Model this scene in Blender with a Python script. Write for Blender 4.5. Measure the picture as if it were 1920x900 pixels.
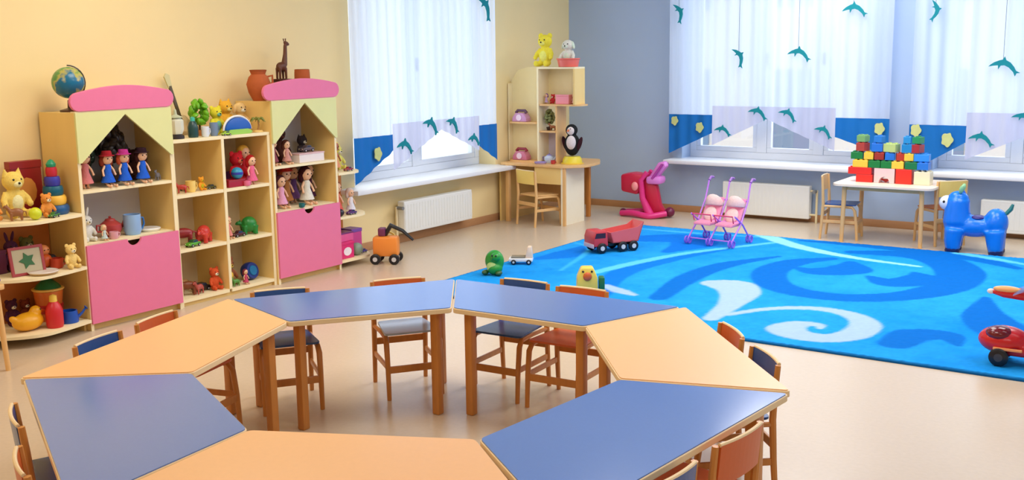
import bpy, bmesh, math, random
import numpy as np
from mathutils import Vector, Matrix
for o in list(bpy.data.objects): bpy.data.objects.remove(o)
S = bpy.context.scene
COL = S.collection
PI = math.pi
random.seed(4)

# ------------------------------------------------------------------ camera, world, exposure
cam = bpy.data.cameras.new('camera'); co = bpy.data.objects.new('camera', cam); COL.objects.link(co)
r = Vector((0.82677, 0.56238, -0.01331)); u = Vector((-0.08605, 0.14982, 0.98496)); w = Vector((-0.55591, 0.81319, -0.17226))
M = Matrix.Identity(4)
for i in range(3):
    M[i][0] = r[i]; M[i][1] = u[i]; M[i][2] = -w[i]
M[2][3] = 1.65
co.matrix_world = M
cam.sensor_width = 36; cam.lens = 2000/1920*36; cam.clip_start = 0.05
S.camera = co
S.view_settings.view_transform = 'Standard'; S.view_settings.look = 'None'
S.view_settings.exposure = 0.13; S.view_settings.gamma = 1; S.view_settings.use_curve_mapping = False
world = bpy.data.worlds.new('sky'); S.world = world; world.use_nodes = True
bgn = world.node_tree.nodes['Background']; bgn.inputs[0].default_value = (0.80, 0.90, 1.0, 1); bgn.inputs[1].default_value = 1.5
LAMP_W = 31; DAY_W = 30

def lin(c):
    c = c/255.0
    return c/12.92 if c <= .04045 else ((c+.055)/1.055)**2.4
def rgb(t): return (lin(t[0]), lin(t[1]), lin(t[2]), 1)

def area(name, loc, rot, sx, sy, power, color):
    l = bpy.data.lights.new(name, 'AREA'); l.shape = 'RECTANGLE'; l.size = sx; l.size_y = sy; l.energy = power; l.color = color
    o = bpy.data.objects.new(name, l); COL.objects.link(o); o.location = loc; o.rotation_euler = rot
    return o
# daylight arriving through the three windows
DAYC = (0.82, 0.92, 1.0)
area('daylight', (-7.6, 7.65, 1.9), (0, -math.radians(90), 0), 2.2, 2.0, DAY_W*.8, DAYC)
area('daylight', (-3.83, 11.6, 1.9), (-math.radians(90), 0, 0), 1.9, 2.2, DAY_W, DAYC)
area('daylight', (-1.34, 11.6, 1.9), (-math.radians(90), 0, 0), 1.9, 2.2, DAY_W, DAYC)

# ------------------------------------------------------------------ materials
MATS = {}
def mat(name, col, rough=.5, spec=.5, noise=0, nscale=20, bump=0, bscale=60, stretch=None, metallic=0, coat=0):
    if name in MATS: return MATS[name]
    m = bpy.data.materials.new(name); m.use_nodes = True; nt = m.node_tree; b = nt.nodes['Principled BSDF']
    b.inputs['Base Color'].default_value = rgb(col); b.inputs['Roughness'].default_value = rough
    b.inputs['Specular IOR Level'].default_value = spec; b.inputs['Metallic'].default_value = metallic
    b.inputs['Coat Weight'].default_value = coat
    if noise or bump:
        tc = nt.nodes.new('ShaderNodeTexCoord'); mp = nt.nodes.new('ShaderNodeMapping')
        nt.links.new(tc.outputs['Object'], mp.inputs[0])
        if stretch: mp.inputs['Scale'].default_value = stretch
        if noise:
            n = nt.nodes.new('ShaderNodeTexNoise'); n.inputs['Scale'].default_value = nscale; n.inputs['Detail'].default_value = 4
            nt.links.new(mp.outputs[0], n.inputs[0])
            mx = nt.nodes.new('ShaderNodeMix'); mx.data_type = 'RGBA'
            c = rgb(col)
            mx.inputs[6].default_value = tuple(max(0, v*(1-noise)) for v in c[:3])+(1,)
            mx.inputs[7].default_value = tuple(min(1, v*(1+noise)) for v in c[:3])+(1,)
            nt.links.new(n.outputs[0], mx.inputs[0]); nt.links.new(mx.outputs[2], b.inputs['Base Color'])
        if bump:
            n2 = nt.nodes.new('ShaderNodeTexNoise'); n2.inputs['Scale'].default_value = bscale
            nt.links.new(mp.outputs[0], n2.inputs[0])
            bp = nt.nodes.new('ShaderNodeBump'); bp.inputs['Strength'].default_value = bump; bp.inputs['Distance'].default_value = .01
            nt.links.new(n2.outputs[0], bp.inputs['Height']); nt.links.new(bp.outputs[0], b.inputs['Normal'])
    MATS[name] = m
    return m
def pm(col, rough=.35):            # plain toy plastic / painted colour
    return mat('plastic_%d_%d_%d' % col, col, rough, .5, noise=.06, nscale=8)
def fab(col):                      # plush / cloth
    return mat('cloth_%d_%d_%d' % col, col, .9, .1, noise=.18, nscale=60, bump=.4, bscale=180)

WALL_Y = mat('yellow_wall_paint', (248, 224, 166), .8, .2, noise=.03, nscale=3, bump=.08, bscale=250)
WALL_B = mat('blue_wall_paint', (178, 198, 226), .8, .2, noise=.03, nscale=3, bump=.08, bscale=250)
WHITE = mat('white_paint', (240, 242, 245), .4, .4, noise=.01)
CEIL = mat('ceiling_white', (244, 243, 240), .9, .1, noise=.01)
FLOOR = mat('beige_linoleum', (210, 190, 164), .26, .5, noise=.06, nscale=45, bump=.02, bscale=90)
BASEB = mat('brown_baseboard', (190, 140, 96), .5, .4, noise=.1, nscale=12, stretch=(1, 1, 6))
PVC = mat('window_pvc', (236, 240, 245), .35, .4, noise=.01)
BIRCH = mat('birch_board', (240, 206, 130), .45, .4, noise=.05, nscale=9, stretch=(1, 1, .2))
BIRCHED = mat('birch_edge', (250, 234, 190), .5, .4, noise=.03, nscale=14)
GREENP = mat('pistachio_panel', (226, 226, 158), .45, .4, noise=.03, nscale=10)
PINK = mat('pink_laminate', (234, 122, 160), .4, .4, noise=.03, nscale=18)
WOOD = mat('varnished_wood', (206, 134, 62), .35, .5, noise=.16, nscale=10, stretch=(5, 5, .7))
WOODL = mat('light_wood', (232, 184, 120), .4, .5, noise=.08, nscale=12, stretch=(4, 4, .8))
WOODE = mat('plywood_edge', (244, 214, 166), .45, .4, noise=.06, nscale=16)
TBLUE = mat('blue_laminate', (92, 128, 198), .15, .85, noise=.03, nscale=120)
TORA = mat('peach_laminate', (246, 190, 132), .3, .4, noise=.03, nscale=60)
CNAVY = mat('navy_laminate', (38, 82, 150), .25, .5, noise=.04, nscale=60)
CORA = mat('orange_laminate', (214, 100, 44), .35, .5, noise=.05, nscale=60)
CREFL = mat('pale_blue_laminate', (176, 196, 226), .25, .5, noise=.03, nscale=60)  # sky reflection on a glossy seat, painted in as pale blue
RAD = mat('radiator_enamel', (238, 238, 232), .4, .4, noise=.01)
BLACK = pm((22, 22, 26)); DARK = pm((46, 40, 44))
EYE = pm((20, 16, 16), .2)

def sheer(name, col, alpha):
    if name in MATS: return MATS[name]
    m = bpy.data.materials.new(name); m.use_nodes = True; nt = m.node_tree; nt.nodes.clear()
    out = nt.nodes.new('ShaderNodeOutputMaterial'); mx = nt.nodes.new('ShaderNodeMixShader'); mx2 = nt.nodes.new('ShaderNodeMixShader')
    tr = nt.nodes.new('ShaderNodeBsdfTransparent'); tl = nt.nodes.new('ShaderNodeBsdfTranslucent'); df = nt.nodes.new('ShaderNodeBsdfDiffuse')
    tl.inputs[0].default_value = rgb(col); df.inputs[0].default_value = rgb(col)
    wv = nt.nodes.new('ShaderNodeTexWave'); wv.inputs['Scale'].default_value = 6; wv.inputs['Distortion'].default_value = 1.2
    tc = nt.nodes.new('ShaderNodeTexCoord'); nt.links.new(tc.outputs['Object'], wv.inputs[0])
    wv.bands_direction = 'DIAGONAL'
    mp = nt.nodes.new('ShaderNodeMapping'); mp.inputs['Scale'].default_value = (1, 1, .02); nt.links.new(tc.outputs['Object'], mp.inputs[0]); nt.links.new(mp.outputs[0], wv.inputs[0])
    rg = nt.nodes.new('ShaderNodeMapRange'); rg.inputs[3].default_value = alpha-.08; rg.inputs[4].default_value = min(1, alpha+.08)
    nt.links.new(wv.outputs[1], rg.inputs[0]); nt.links.new(rg.outputs[0], mx.inputs[0])
    nt.links.new(tl.outputs[0], mx2.inputs[1]); nt.links.new(df.outputs[0], mx2.inputs[2]); mx2.inputs[0].default_value = .5
    nt.links.new(tr.outputs[0], mx.inputs[1]); nt.links.new(mx2.outputs[0], mx.inputs[2]); nt.links.new(mx.outputs[0], out.inputs[0])
    MATS[name] = m
    return m
SHEER = sheer('white_voile', (226, 236, 252), .82)
LILAC = sheer('lilac_voile', (200, 200, 222), .88)
BLUEC = mat('blue_satin', (14, 112, 192), .6, .3, noise=.08, nscale=5)
TEAL = mat('teal_felt', (30, 140, 150), .8, .2, noise=.1)
SHELL = mat('cream_green_felt', (206, 212, 140), .8, .2, noise=.15)
GLASS = bpy.data.materials.new('window_glass'); GLASS.use_nodes = True
_n = GLASS.node_tree; _n.nodes.clear()
_o = _n.nodes.new('ShaderNodeOutputMaterial'); _m = _n.nodes.new('ShaderNodeMixShader'); _t = _n.nodes.new('ShaderNodeBsdfTransparent'); _g = _n.nodes.new('ShaderNodeBsdfGlossy')
_g.inputs['Roughness'].default_value = .02; _m.inputs[0].default_value = .07
_n.links.new(_t.outputs[0], _m.inputs[1]); _n.links.new(_g.outputs[0], _m.inputs[2]); _n.links.new(_m.outputs[0], _o.inputs[0])
CLEAR = sheer('tinted_clear_plastic', (150, 190, 235), .4)

# ------------------------------------------------------------------ mesh builder
class G:
    def __init__(s): s.b = bmesh.new()
    def _add(s, verts, faces):
        vs = [s.b.verts.new(v) for v in verts]
        for f in faces:
            try: s.b.faces.new([vs[i] for i in f])
            except ValueError: pass
        return vs
    def box(s, x0, x1, y0, y1, z0, z1, bev=0):
        t = bmesh.new(); bmesh.ops.create_cube(t, size=1)
        bmesh.ops.scale(t, vec=(x1-x0, y1-y0, z1-z0), verts=t.verts)
        bmesh.ops.translate(t, vec=((x0+x1)/2, (y0+y1)/2, (z0+z1)/2), verts=t.verts)
        if bev: bmesh.ops.bevel(t, geom=t.edges[:]+t.verts[:], offset=bev, segments=2, profile=.5, affect='EDGES')
        s._merge(t); return s
    def _merge(s, t, M=None):
        if M is not None: bmesh.ops.transform(t, matrix=M, verts=t.verts)
        me = bpy.data.meshes.new('tmp'); t.to_mesh(me); t.free(); s.b.from_mesh(me); bpy.data.meshes.remove(me)
    def ell(s, c, rad, rot=None, seg=18):
        t = bmesh.new(); bmesh.ops.create_uvsphere(t, u_segments=seg, v_segments=max(8, seg*2//3), radius=1)
        if not hasattr(rad, '__len__'): rad = (rad,)*3
        R = Matrix.Identity(4)
        if rot: 
            from mathutils import Euler
            R = Euler(rot).to_matrix().to_4x4()
        s._merge(t, Matrix.Translation(c) @ R @ Matrix.Diagonal((*rad, 1))); return s
    def cyl(s, p0, p1, r0, r1=None, seg=16, cap=True):
        if r1 is None: r1 = r0
        p0, p1 = Vector(p0), Vector(p1); d = p1-p0; L = d.length
        t = bmesh.new(); bmesh.ops.create_cone(t, cap_ends=cap, segments=seg, radius1=max(r0, 1e-4), radius2=max(r1, 1e-4), depth=L)
        s._merge(t, Matrix.Translation((p0+p1)/2) @ Vector((0, 0, 1)).rotation_difference(d.normalized()).to_matrix().to_4x4()); return s
    def lathe(s, prof, c=(0, 0, 0), seg=24, rot=None):
        vs = []; fs = []; n = len(prof)
        for k in range(seg):
            a = 2*PI*k/seg
            for (rr, z) in prof: vs.append((rr*math.cos(a), rr*math.sin(a), z))
        for k in range(seg):
            k2 = (k+1) % seg
            for i in range(n-1): fs.append((k*n+i, k2*n+i, k2*n+i+1, k*n+i+1))
        t = bmesh.new(); tv = [t.verts.new(v) for v in vs]
        for f in fs:
            try: t.faces.new([tv[i] for i in f])
            except ValueError: pass
        bmesh.ops.remove_doubles(t, verts=t.verts, dist=1e-5)
        bmesh.ops.holes_fill(t, edges=t.edges[:])
        bmesh.ops.recalc_face_normals(t, faces=t.faces[:])
        R = Matrix.Identity(4)
        if rot:
            from mathutils import Euler
            R = Euler(rot).to_matrix().to_4x4()
        s._merge(t, Matrix.Translation(c) @ R); return s
    def prism(s, pts, z0, z1, axis='z', bev=0):
        t = bmesh.new()
        def mk(a, b, h):
            return {'z': (a, b, h), 'y': (a, h, b), 'x': (h, a, b)}[axis]
        lo = [t.verts.new(mk(a, b, z0)) for a, b in pts]; hi = [t.verts.new(mk(a, b, z1)) for a, b in pts]
        n = len(pts); t.faces.new(lo); t.faces.new(hi)
        for i in range(n): t.faces.new((lo[i], lo[(i+1) % n], hi[(i+1) % n], hi[i]))
        bmesh.ops.recalc_face_normals(t, faces=t.faces[:])
        if bev: bmesh.ops.bevel(t, geom=t.edges[:], offset=bev, segments=2, profile=.5, affect='EDGES')
        s._merge(t); return s
    def tube(s, pts, rad, seg=10, closed=False):
        pts = [Vector(p) for p in pts]; n = len(pts)
        rads = rad if hasattr(rad, '__len__') else [rad]*n
        t = bmesh.new(); rings = []
        up = Vector((0, 0, 1)); prev = None
        for i in range(n):
            if closed: d = (pts[(i+1) % n]-pts[i-1]).normalized()
            else: d = (pts[min(i+1, n-1)]-pts[max(i-1, 0)]).normalized()
            if prev is None:
                a = d.cross(up)
                if a.length < .05: a = d.cross(Vector((1, 0, 0)))
            else: a = prev - d*prev.dot(d)
            a.normalize(); prev = a; b = d.cross(a)
            rings.append([t.verts.new(pts[i]+(a*math.cos(2*PI*k/seg)+b*math.sin(2*PI*k/seg))*rads[i]) for k in range(seg)])
        m = n if closed else n-1
        for i in range(m):
            A, B = rings[i], rings[(i+1) % n]
            for k in range(seg): t.faces.new((A[k], A[(k+1) % seg], B[(k+1) % seg], B[k]))
        if not closed: t.faces.new(rings[0]); t.faces.new(rings[-1])
        bmesh.ops.recalc_face_normals(t, faces=t.faces[:])
        s._merge(t); return s
    def out(s, name, m, parent=None, smooth=True, remesh=0, bevel=0, label=None):
        me = bpy.data.meshes.new(name); s.b.to_mesh(me); s.b.free()
        if smooth:
            me.shade_smooth() if hasattr(me, 'shade_smooth') else None
            try: me.set_sharp_from_angle(angle=math.radians(40))
            except Exception: pass
        me.materials.append(m)
        o = bpy.data.objects.new(name, me); COL.objects.link(o)
        if parent is not None: o.parent = parent
        if remesh:
            md = o.modifiers.new('fuse', 'REMESH'); md.mode = 'VOXEL'; md.voxel_size = remesh; md.use_smooth_shade = True
            sm = o.modifiers.new('soft', 'SMOOTH'); sm.iterations = 4; sm.factor = .5
        if bevel:
            bv = o.modifiers.new('bevel', 'BEVEL'); bv.width = bevel; bv.segments = 2; bv.limit_method = 'ANGLE'
        if label: o['label'] = label
        return o
def smooth_path(pts, n=8):
    """Catmull-Rom through the points."""
    P = [Vector(p) for p in pts]; P = [P[0]*2-P[1]]+P+[P[-1]*2-P[-2]]; out = []
    for i in range(1, len(P)-2):
        for k in range(n):
            t = k/n; a, b, c, d = P[i-1:i+3]
            out.append(.5*((2*b)+(c-a)*t+(2*a-5*b+4*c-d)*t*t+(3*b-a-3*c+d)*t**3))
    out.append(P[-2]); return out

def tag(o, label, cat, group=None):
    o['label'] = label; o['category'] = cat
    if group: o['group'] = group
    return o
def thing(name, label, cat, loc=(0, 0, 0), rz=0, group=None, s=1):
    o = bpy.data.objects.new(name, None); COL.objects.link(o); o.location = loc; o.rotation_euler = (0, 0, rz); o.scale = (s, s, s)
    o.empty_display_size = .05
    return tag(o, label, cat, group)
def struct(o): o['kind'] = 'structure'; return o
def copy_tree(root, loc, rz, label, scale=None):
    c = root.copy(); COL.objects.link(c); c.location = loc; c.rotation_euler = (0, 0, rz); c['label'] = label
    if scale: c.scale = (scale,)*3
    for ch in list(root.children):
        d = ch.copy(); COL.objects.link(d); d.parent = c
        for g in list(ch.children):
            e = g.copy(); COL.objects.link(e); e.parent = d
    return c

# ------------------------------------------------------------------ room shell
XA = -6.12; YB = 10.10; XR = 2.4; YK = -1.6; ZC = 3.0; TH = .34
WZ0, WZ1 = .54, 2.62
AW = (6.62, 8.68); BW1 = (-4.76, -2.88); BW2 = (-2.28, -.40)
struct(G().box(XA-TH, XR+.1, YK-.1, YB+TH, -.1, 0).out('floor', FLOOR))
struct(G().box(XA-TH, XR+.1, YK-.1, YB+TH, ZC, ZC+.1).out('ceiling', CEIL))
def holed(axis, fixed0, fixed1, lo, hi, holes, name, m):
    g = G()
    def bx(a, b, z0, z1):
        if axis == 'x': g.box(fixed0, fixed1, a, b, z0, z1)
        else: g.box(a, b, fixed0, fixed1, z0, z1)
    e = lo
    for (a, b) in holes:
        bx(e, a, 0, ZC); bx(a, b, 0, WZ0); bx(a, b, WZ1, ZC); e = b
    bx(e, hi, 0, ZC)
    return struct(g.out(name, m, smooth=False))
holed('x', XA-TH, XA, YK, YB, [AW], 'wall_left', WALL_Y)
holed('y', YB, YB+TH, XA-TH, XR, [BW1, BW2], 'wall_far', WALL_B)
struct(G().box(XR, XR+.1, YK, YB, 0, ZC).out('wall_right', WALL_B))
struct(G().box(XA, XR, YK-.1, YK, 0, ZC).out('wall_back', WALL_Y))
struct(G().box(XA, XA+.015, YK, YB-.015, 0, .07, .003).out('baseboard_left', BASEB))
struct(G().box(XA, XR, YB-.015, YB, 0, .07, .003).out('baseboard_far', BASEB))

def window(n, axis, a, b, mulls, room_dir):
    """frame set in the outer part of the opening. axis 'x': opening along y in wall_left."""
    root = struct(bpy.data.objects.new('window_%d' % n, None)); COL.objects.link(root)
    def bx(g, p, q, z0, z1, d0, d1):
        if axis == 'x': g.box(XA-d1, XA-d0, p, q, z0, z1, .004)
        else: g.box(p, q, YB+d0, YB+d1, z0, z1, .004)
    g = G(); f = .07
    bx(g, a, b, WZ0+.02, WZ0+.02+f, .2, .27); bx(g, a, b, WZ1-f, WZ1, .2, .27)
    bx(g, a, a+f, WZ0+.02+f, WZ1-f, .2, .27); bx(g, b-f, b, WZ0+.02+f, WZ1-f, .2, .27)
    g.out('frame', PVC, root, smooth=False)
    ed = [a+f]
    for m_ in mulls:
        g = G(); bx(g, m_-.05, m_+.05, WZ0+.0905, WZ1-.0705, .195, .275); g.out('mullion', PVC, root, smooth=False); ed += [m_-.05, m_+.05]
    ed.append(b-f)
    for i in range(0, len(ed), 2):
        p, q = ed[i], ed[i+1]; g = G()
        p += .001; q -= .001
        bx(g, p, q, WZ0+.091, WZ0+.14, .205, .26); bx(g, p, q, WZ1-.12, WZ1-.071, .205, .26)
        bx(g, p, p+.045, WZ0+.1405, WZ1-.1205, .205, .26); bx(g, q-.045, q, WZ0+.1405, WZ1-.1205, .205, .26)
        s_ = g.out('sash', PVC, root, smooth=False)
        g = G(); bx(g, p+.045, q-.045, WZ0+.14, WZ1-.12, .23, .236); g.out('pane', GLASS, s_, smooth=False)
    g = G()
    for i in range(1, len(ed)-1, 2):
        c = (ed[i]+ed[i+1])/2
        bx(g, c+.035-.01, c+.035+.012, 1.5, 1.62, .17, .2)
    g.out('handle', DARK, root)
    return root
window(1, 'x', AW[0], AW[1], [7.68], 1)
window(2, 'y', BW1[0], BW1[1], [-3.98, -3.40], 1)
window(3, 'y', BW2[0], BW2[1], [-1.62, -1.0], 1)
# window sills
struct(G().box(XA-.26, -5.90, 6.42, 8.72, WZ0-.02, WZ0+.02, .008).out('trim_1', WHITE))
struct(G().box(-4.86, -2.80, 9.86, YB+.26, WZ0-.02, WZ0+.02, .008).out('trim_2', WHITE))
struct(G().box(-2.36, -.32, 9.86, YB+.26, WZ0-.02, WZ0+.02, .008).out('trim_3', WHITE))
# pale building across the yard, seen through the voile
def facade(name, label, x, y, rz):
    t = thing(name, label, 'building', (x, y, -3), rz)
    G().box(-9, 9, 0, .6, 0, 14).out('wall', mat('far_facade', (226, 214, 204), .9, .1, noise=.03), t, smooth=False)
    for i in range(6):
        for j in range(3):
            p = G().box(-8+i*2.9, -6.6+i*2.9, -.06, .02, 2+j*3.6, 4.2+j*3.6).out('window', mat('far_window', (120, 138, 160), .2, .5, noise=.02), t, smooth=False)
facade('building', 'pale pinkish building seen faintly through the far wall windows', -4, 24, 0)

# ------------------------------------------------------------------ unseen ceiling lights, added above the frame to brighten the room
for i, (x, y) in enumerate([(-4.6, 1.0), (-4.6, 4.0), (-2.6, 7.6), (.3, 1.6), (-2.0, 4.2), (.3, 6.4), (-3.1, 6.1), (-1.0, 8.3), (-3.1, 9.1)]):
    t = thing('ceiling_light', ['square ceiling light nearest the back left', 'square ceiling light above the toy cabinets side', 'square ceiling light between the windows and the carpet', 'square ceiling light above the camera', 'square ceiling light above the table ring', 'square ceiling light near the right wall', 'square ceiling light above the left part of the carpet', 'square ceiling light before the right windows', 'square ceiling light close to the left blue wall window'][i], 'ceiling light', (x, y, ZC))
    g = G(); g.box(-.62, .62, -.62, -.58, -.05, 0).box(-.62, .62, .58, .62, -.05, 0).box(-.62, -.58, -.58, .58, -.05, 0).box(.58, .62, -.58, .58, -.05, 0)
    g.out('frame', WHITE, t, smooth=False)
    l = area('lamp', (0, 0, -.06), (0, 0, 0), 1.15, 1.15, LAMP_W, (1.0, .90, .76) if x < -4 else (1, .97, .93)); l.parent = t

# ------------------------------------------------------------------ curtains
def sheet(parent, name, m, axis, plane, a, b, bot, top, pleat=.012, wl=.11, label=None, n=None):
    """pleated cloth between bot(u) and top(u)"""
    n = n or max(12, int((b-a)/.014)); g = G(); rows = 7; vs = []; fs = []
    for i in range(n+1):
        uu = a+(b-a)*i/n; z0, z1 = bot(uu), top(uu)
        for j in range(rows+1):
            z = z0+(z1-z0)*j/rows
            d = pleat*(math.sin(uu*2*PI/wl)+.5*math.sin(uu*2*PI/(wl*2.37)+z*.8))
            vs.append((plane+d, uu, z) if axis == 'x' else (uu, plane+d, z))
    for i in range(n):
        for j in range(rows):
            k = i*(rows+1)+j; fs.append((k, k+rows+1, k+rows+2, k+1))
    g._add(vs, fs); return g.out(name, m, parent, label=label)
def lerp(pts):
    def f(u):
        if u <= pts[0][0]: return pts[0][1]
        for (a, za), (b, zb) in zip(pts, pts[1:]):
            if u <= b: return za+(zb-za)*(u-a)/(b-a)
        return pts[-1][1]
    return f
const = lambda z: (lambda u: z)
DOLPHIN = [(-.5, -.06), (-.42, .02), (-.3, .1), (-.12, .17), (-.02, .19), (.05, .3), (.1, .17), (.25, .08), (.38, -.08), (.45, -.22), (.6, -.3), (.47, -.31), (.42, -.42), (.36, -.27), (.2, -.1), (.05, -.02), (-.08, -.03), (-.16, -.16), (-.17, -.02), (-.32, -.03)]
def dolphin(parent, axis, plane, uc, zc, size, name='dolphin_motif', tilt=0, th=.006, m=None):
    pts = []
    for (p, q) in DOLPHIN:
        p2 = p*math.cos(tilt)-q*math.sin(tilt); q2 = p*math.sin(tilt)+q*math.cos(tilt); pts.append((uc+p2*size, zc+q2*size))
    return G().prism(pts, plane-th, plane+th, 'x' if axis == 'x' else 'y').out(name, m or TEAL, parent, smooth=False)
def shell(parent, axis, plane, uc, zc, size):
    pts = [(uc+size*(1+.12*math.cos(5*a))*math.cos(a)*.8, zc+size*(1+.12*math.cos(5*a+1))*math.sin(a)) for a in [2*PI*k/30 for k in range(30)]]
    g = G().prism(pts, plane-.004, plane+.004, 'x' if axis == 'x' else 'y')
    return g.out('shell_motif', SHELL, parent, smooth=False)
def curtain(label, axis, plane, a, m1, m2, b, blue_top, lil_top, bl, lil, br, dols, shells, wl):
    t = thing('curtain', label, 'curtain', (0, 0, 0))
    def steptop(u): return lil_top if m1 < u < m2 else blue_top
    sheet(t, 'voile', SHEER, axis, plane, a, m1, const(blue_top), const(2.86), wl=wl)
    sheet(t, 'voile', SHEER, axis, plane, m1, m2, const(lil_top), const(2.86), wl=wl)
    sheet(t, 'voile', SHEER, axis, plane, m2, b, const(blue_top), const(2.86), wl=wl)
    sheet(t, 'blue_border', BLUEC, axis, plane, a, m1, lerp(bl), const(blue_top), .006, wl)
    sheet(t, 'blue_border', BLUEC, axis, plane, m2, b, lerp(br), const(blue_top), .006, wl)
    sheet(t, 'lilac_panel', LILAC, axis, plane, m1, m2, lerp(lil), const(lil_top), .006, wl)
    f = plane+.022 if axis == 'x' else plane-.022
    for (p, z, s_, tl) in dols: dolphin(t, axis, f, p, z, s_, tilt=tl)
    for (p, z, s_) in shells: shell(t, axis, f, p, z, s_)
    g = G()
    if axis == 'x': g.cyl((plane, a-.1, 2.88), (plane, b+.1, 2.88), .015)
    else: g.cyl((a-.1, plane, 2.88), (b+.1, plane, 2.88), .015)
    g.out('rod', WHITE, t)
    return t
curtain('white voile curtain with blue and lilac dolphin border at the yellow wall window', 'x', -5.95, 6.455, 6.937, 8.175, 8.48, .985, 1.075,
        [(6.455, .60), (6.937, .85)], [(6.94, .68), (7.60, .985), (8.175, .75)], [(8.175, .79), (8.48, .63)],
        [(7.057, .885, .20, 0), (7.42, 1.045, .21, -.2), (7.74, 1.035, .19, -.3), (8.06, .87, .17, 0)], [(6.71, .84, .055)], .12)
curtain('white voile curtain with dolphin border left on the blue wall', 'y', 9.95, -4.836, -4.366, -3.13, -2.637, 1.02, 1.11,
        [(-4.836, .62), (-4.366, .84)], [(-4.36, .72), (-3.80, .99), (-3.13, .71)], [(-3.13, .84), (-2.637, .68)],
        [(-4.25, .878, .17, 0), (-3.89, 1.06, .19, -.1), (-3.59, 1.05, .18, -.2), (-3.24, .90, .17, -.2)], [(-4.765, .955, .045), (-4.49, .895, .05), (-2.72, .93, .055)], .13)
curtain('white voile curtain with dolphin border at the right end of the blue wall', 'y', 9.95, -2.464, -1.98, -.74, -.26, .975, 1.09,
        [(-2.464, .58), (-2.26, .66), (-1.98, .83)], [(-1.975, .68), (-1.37, .96), (-.74, .70)], [(-.74, .82), (-.26, .62)],
        [(-1.86, .876, .20, 0), (-1.53, 1.06, .19, -.1), (-1.2, 1.05, .18, 0), (-.86, .88, .17, 0)], [(-2.40, .925, .055), (-2.13, .85, .06)], .13)
def hanging(label, axis, plane, uc, zc, size, tilt=0):
    t = thing('hanging_dolphin', label, 'decoration', (plane, uc, zc) if axis == 'x' else (uc, plane, zc), 0, 'felt dolphins hung on strings')
    dolphin(t, axis, 0, 0, 0, size, 'dolphin', tilt)
    G().cyl((0, 0, size*.1), (0, 0, 2.86-zc), .002, seg=6).out('string', pm((90, 110, 130)), t)
hanging('teal dolphin on a string high at the yellow wall window', 'x', -5.90, 8.24, 2.09, .24, -.6)
hanging('steeply tilted teal dolphin on a string at the left end of the blue wall', 'y', 9.90, -4.72, 2.04, .19, -.9)
hanging('steeply tilted teal dolphin on a string at the left pane of the blue wall window', 'y', 9.90, -4.08, 1.60, .19, -.8)
hanging('level teal dolphin on a string in the middle of the left blue wall window', 'y', 9.90, -3.49, 1.62, .21, 0)
hanging('highest teal dolphin in the right pane of the left blue wall window', 'y', 9.90, -2.99, 2.01, .21, .1)
hanging('nose-down teal dolphin high beside the right blue wall window', 'y', 9.90, -2.28, 1.98, .17, -1.3)
hanging('teal dolphin hanging alone in the right end window', 'y', 9.90, -1.71, 1.50, .23, 0)

# ------------------------------------------------------------------ radiators
def radiator(label, axis, a, b, z0, z1):
    t = thing('radiator', label, 'radiator')
    def bx(g, p, q, zz0, zz1, d0, d1, bev=0):
        if axis == 'x': g.box(XA+d0, XA+d1, p, q, zz0, zz1, bev)
        else: g.box(p, q, YB-d1, YB-d0, zz0, zz1, bev)
    g = G(); bx(g, a, b, z0, z1, .05, .13, .01)
    n = int((b-a)/.04)
    for i in range(n):
        c = a+(i+.5)*(b-a)/n; bx(g, c-.012, c+.012, z0+.03, z1-.03, .128, .133)
    g.out('panel', RAD, t, smooth=False)
    g = G(); bx(g, a+.1, a+.14, z0+.05, z1-.05, 0, .05); bx(g, b-.14, b-.1, z0+.05, z1-.05, 0, .05); g.out('bracket', RAD, t, smooth=False)
    g = G()
    for zz in (z1-.05, z0+.04):
        if axis == 'x': g.cyl((XA+.09, a-.06, zz), (XA+.09, a, zz), .01); 
        else: g.cyl((b, YB-.09, zz), (b+.06, YB-.09, zz), .01)
    if axis == 'x': g.cyl((XA+.09, a-.06, 0), (XA+.09, a-.06, z1-.04), .011)
    else: g.cyl((b+.06, YB-.09, 0), (b+.06, YB-.09, z1-.04), .011)
    g.out('pipe', mat('pipe_paint', (232, 214, 168), .4, .4, noise=.02), t)
    g = G()
    if axis == 'x': g.cyl((XA+.09, a-.05, z1-.05), (XA+.16, a-.05, z1-.05), .016)
    else: g.cyl((b+.05, YB-.09, z1-.05), (b+.05, YB-.16, z1-.05), .016)
    g.out('valve', pm((130, 130, 125)), t)
radiator('white panel radiator below the yellow wall window', 'x', 7.10, 8.10, .10, .385)
radiator('white panel radiator behind the pink doll pram', 'y', -4.25, -3.36, .04, .36)
radiator('white panel radiator at right behind the blue riding animal', 'y', -1.83, -.8, .05, .335)

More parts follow.
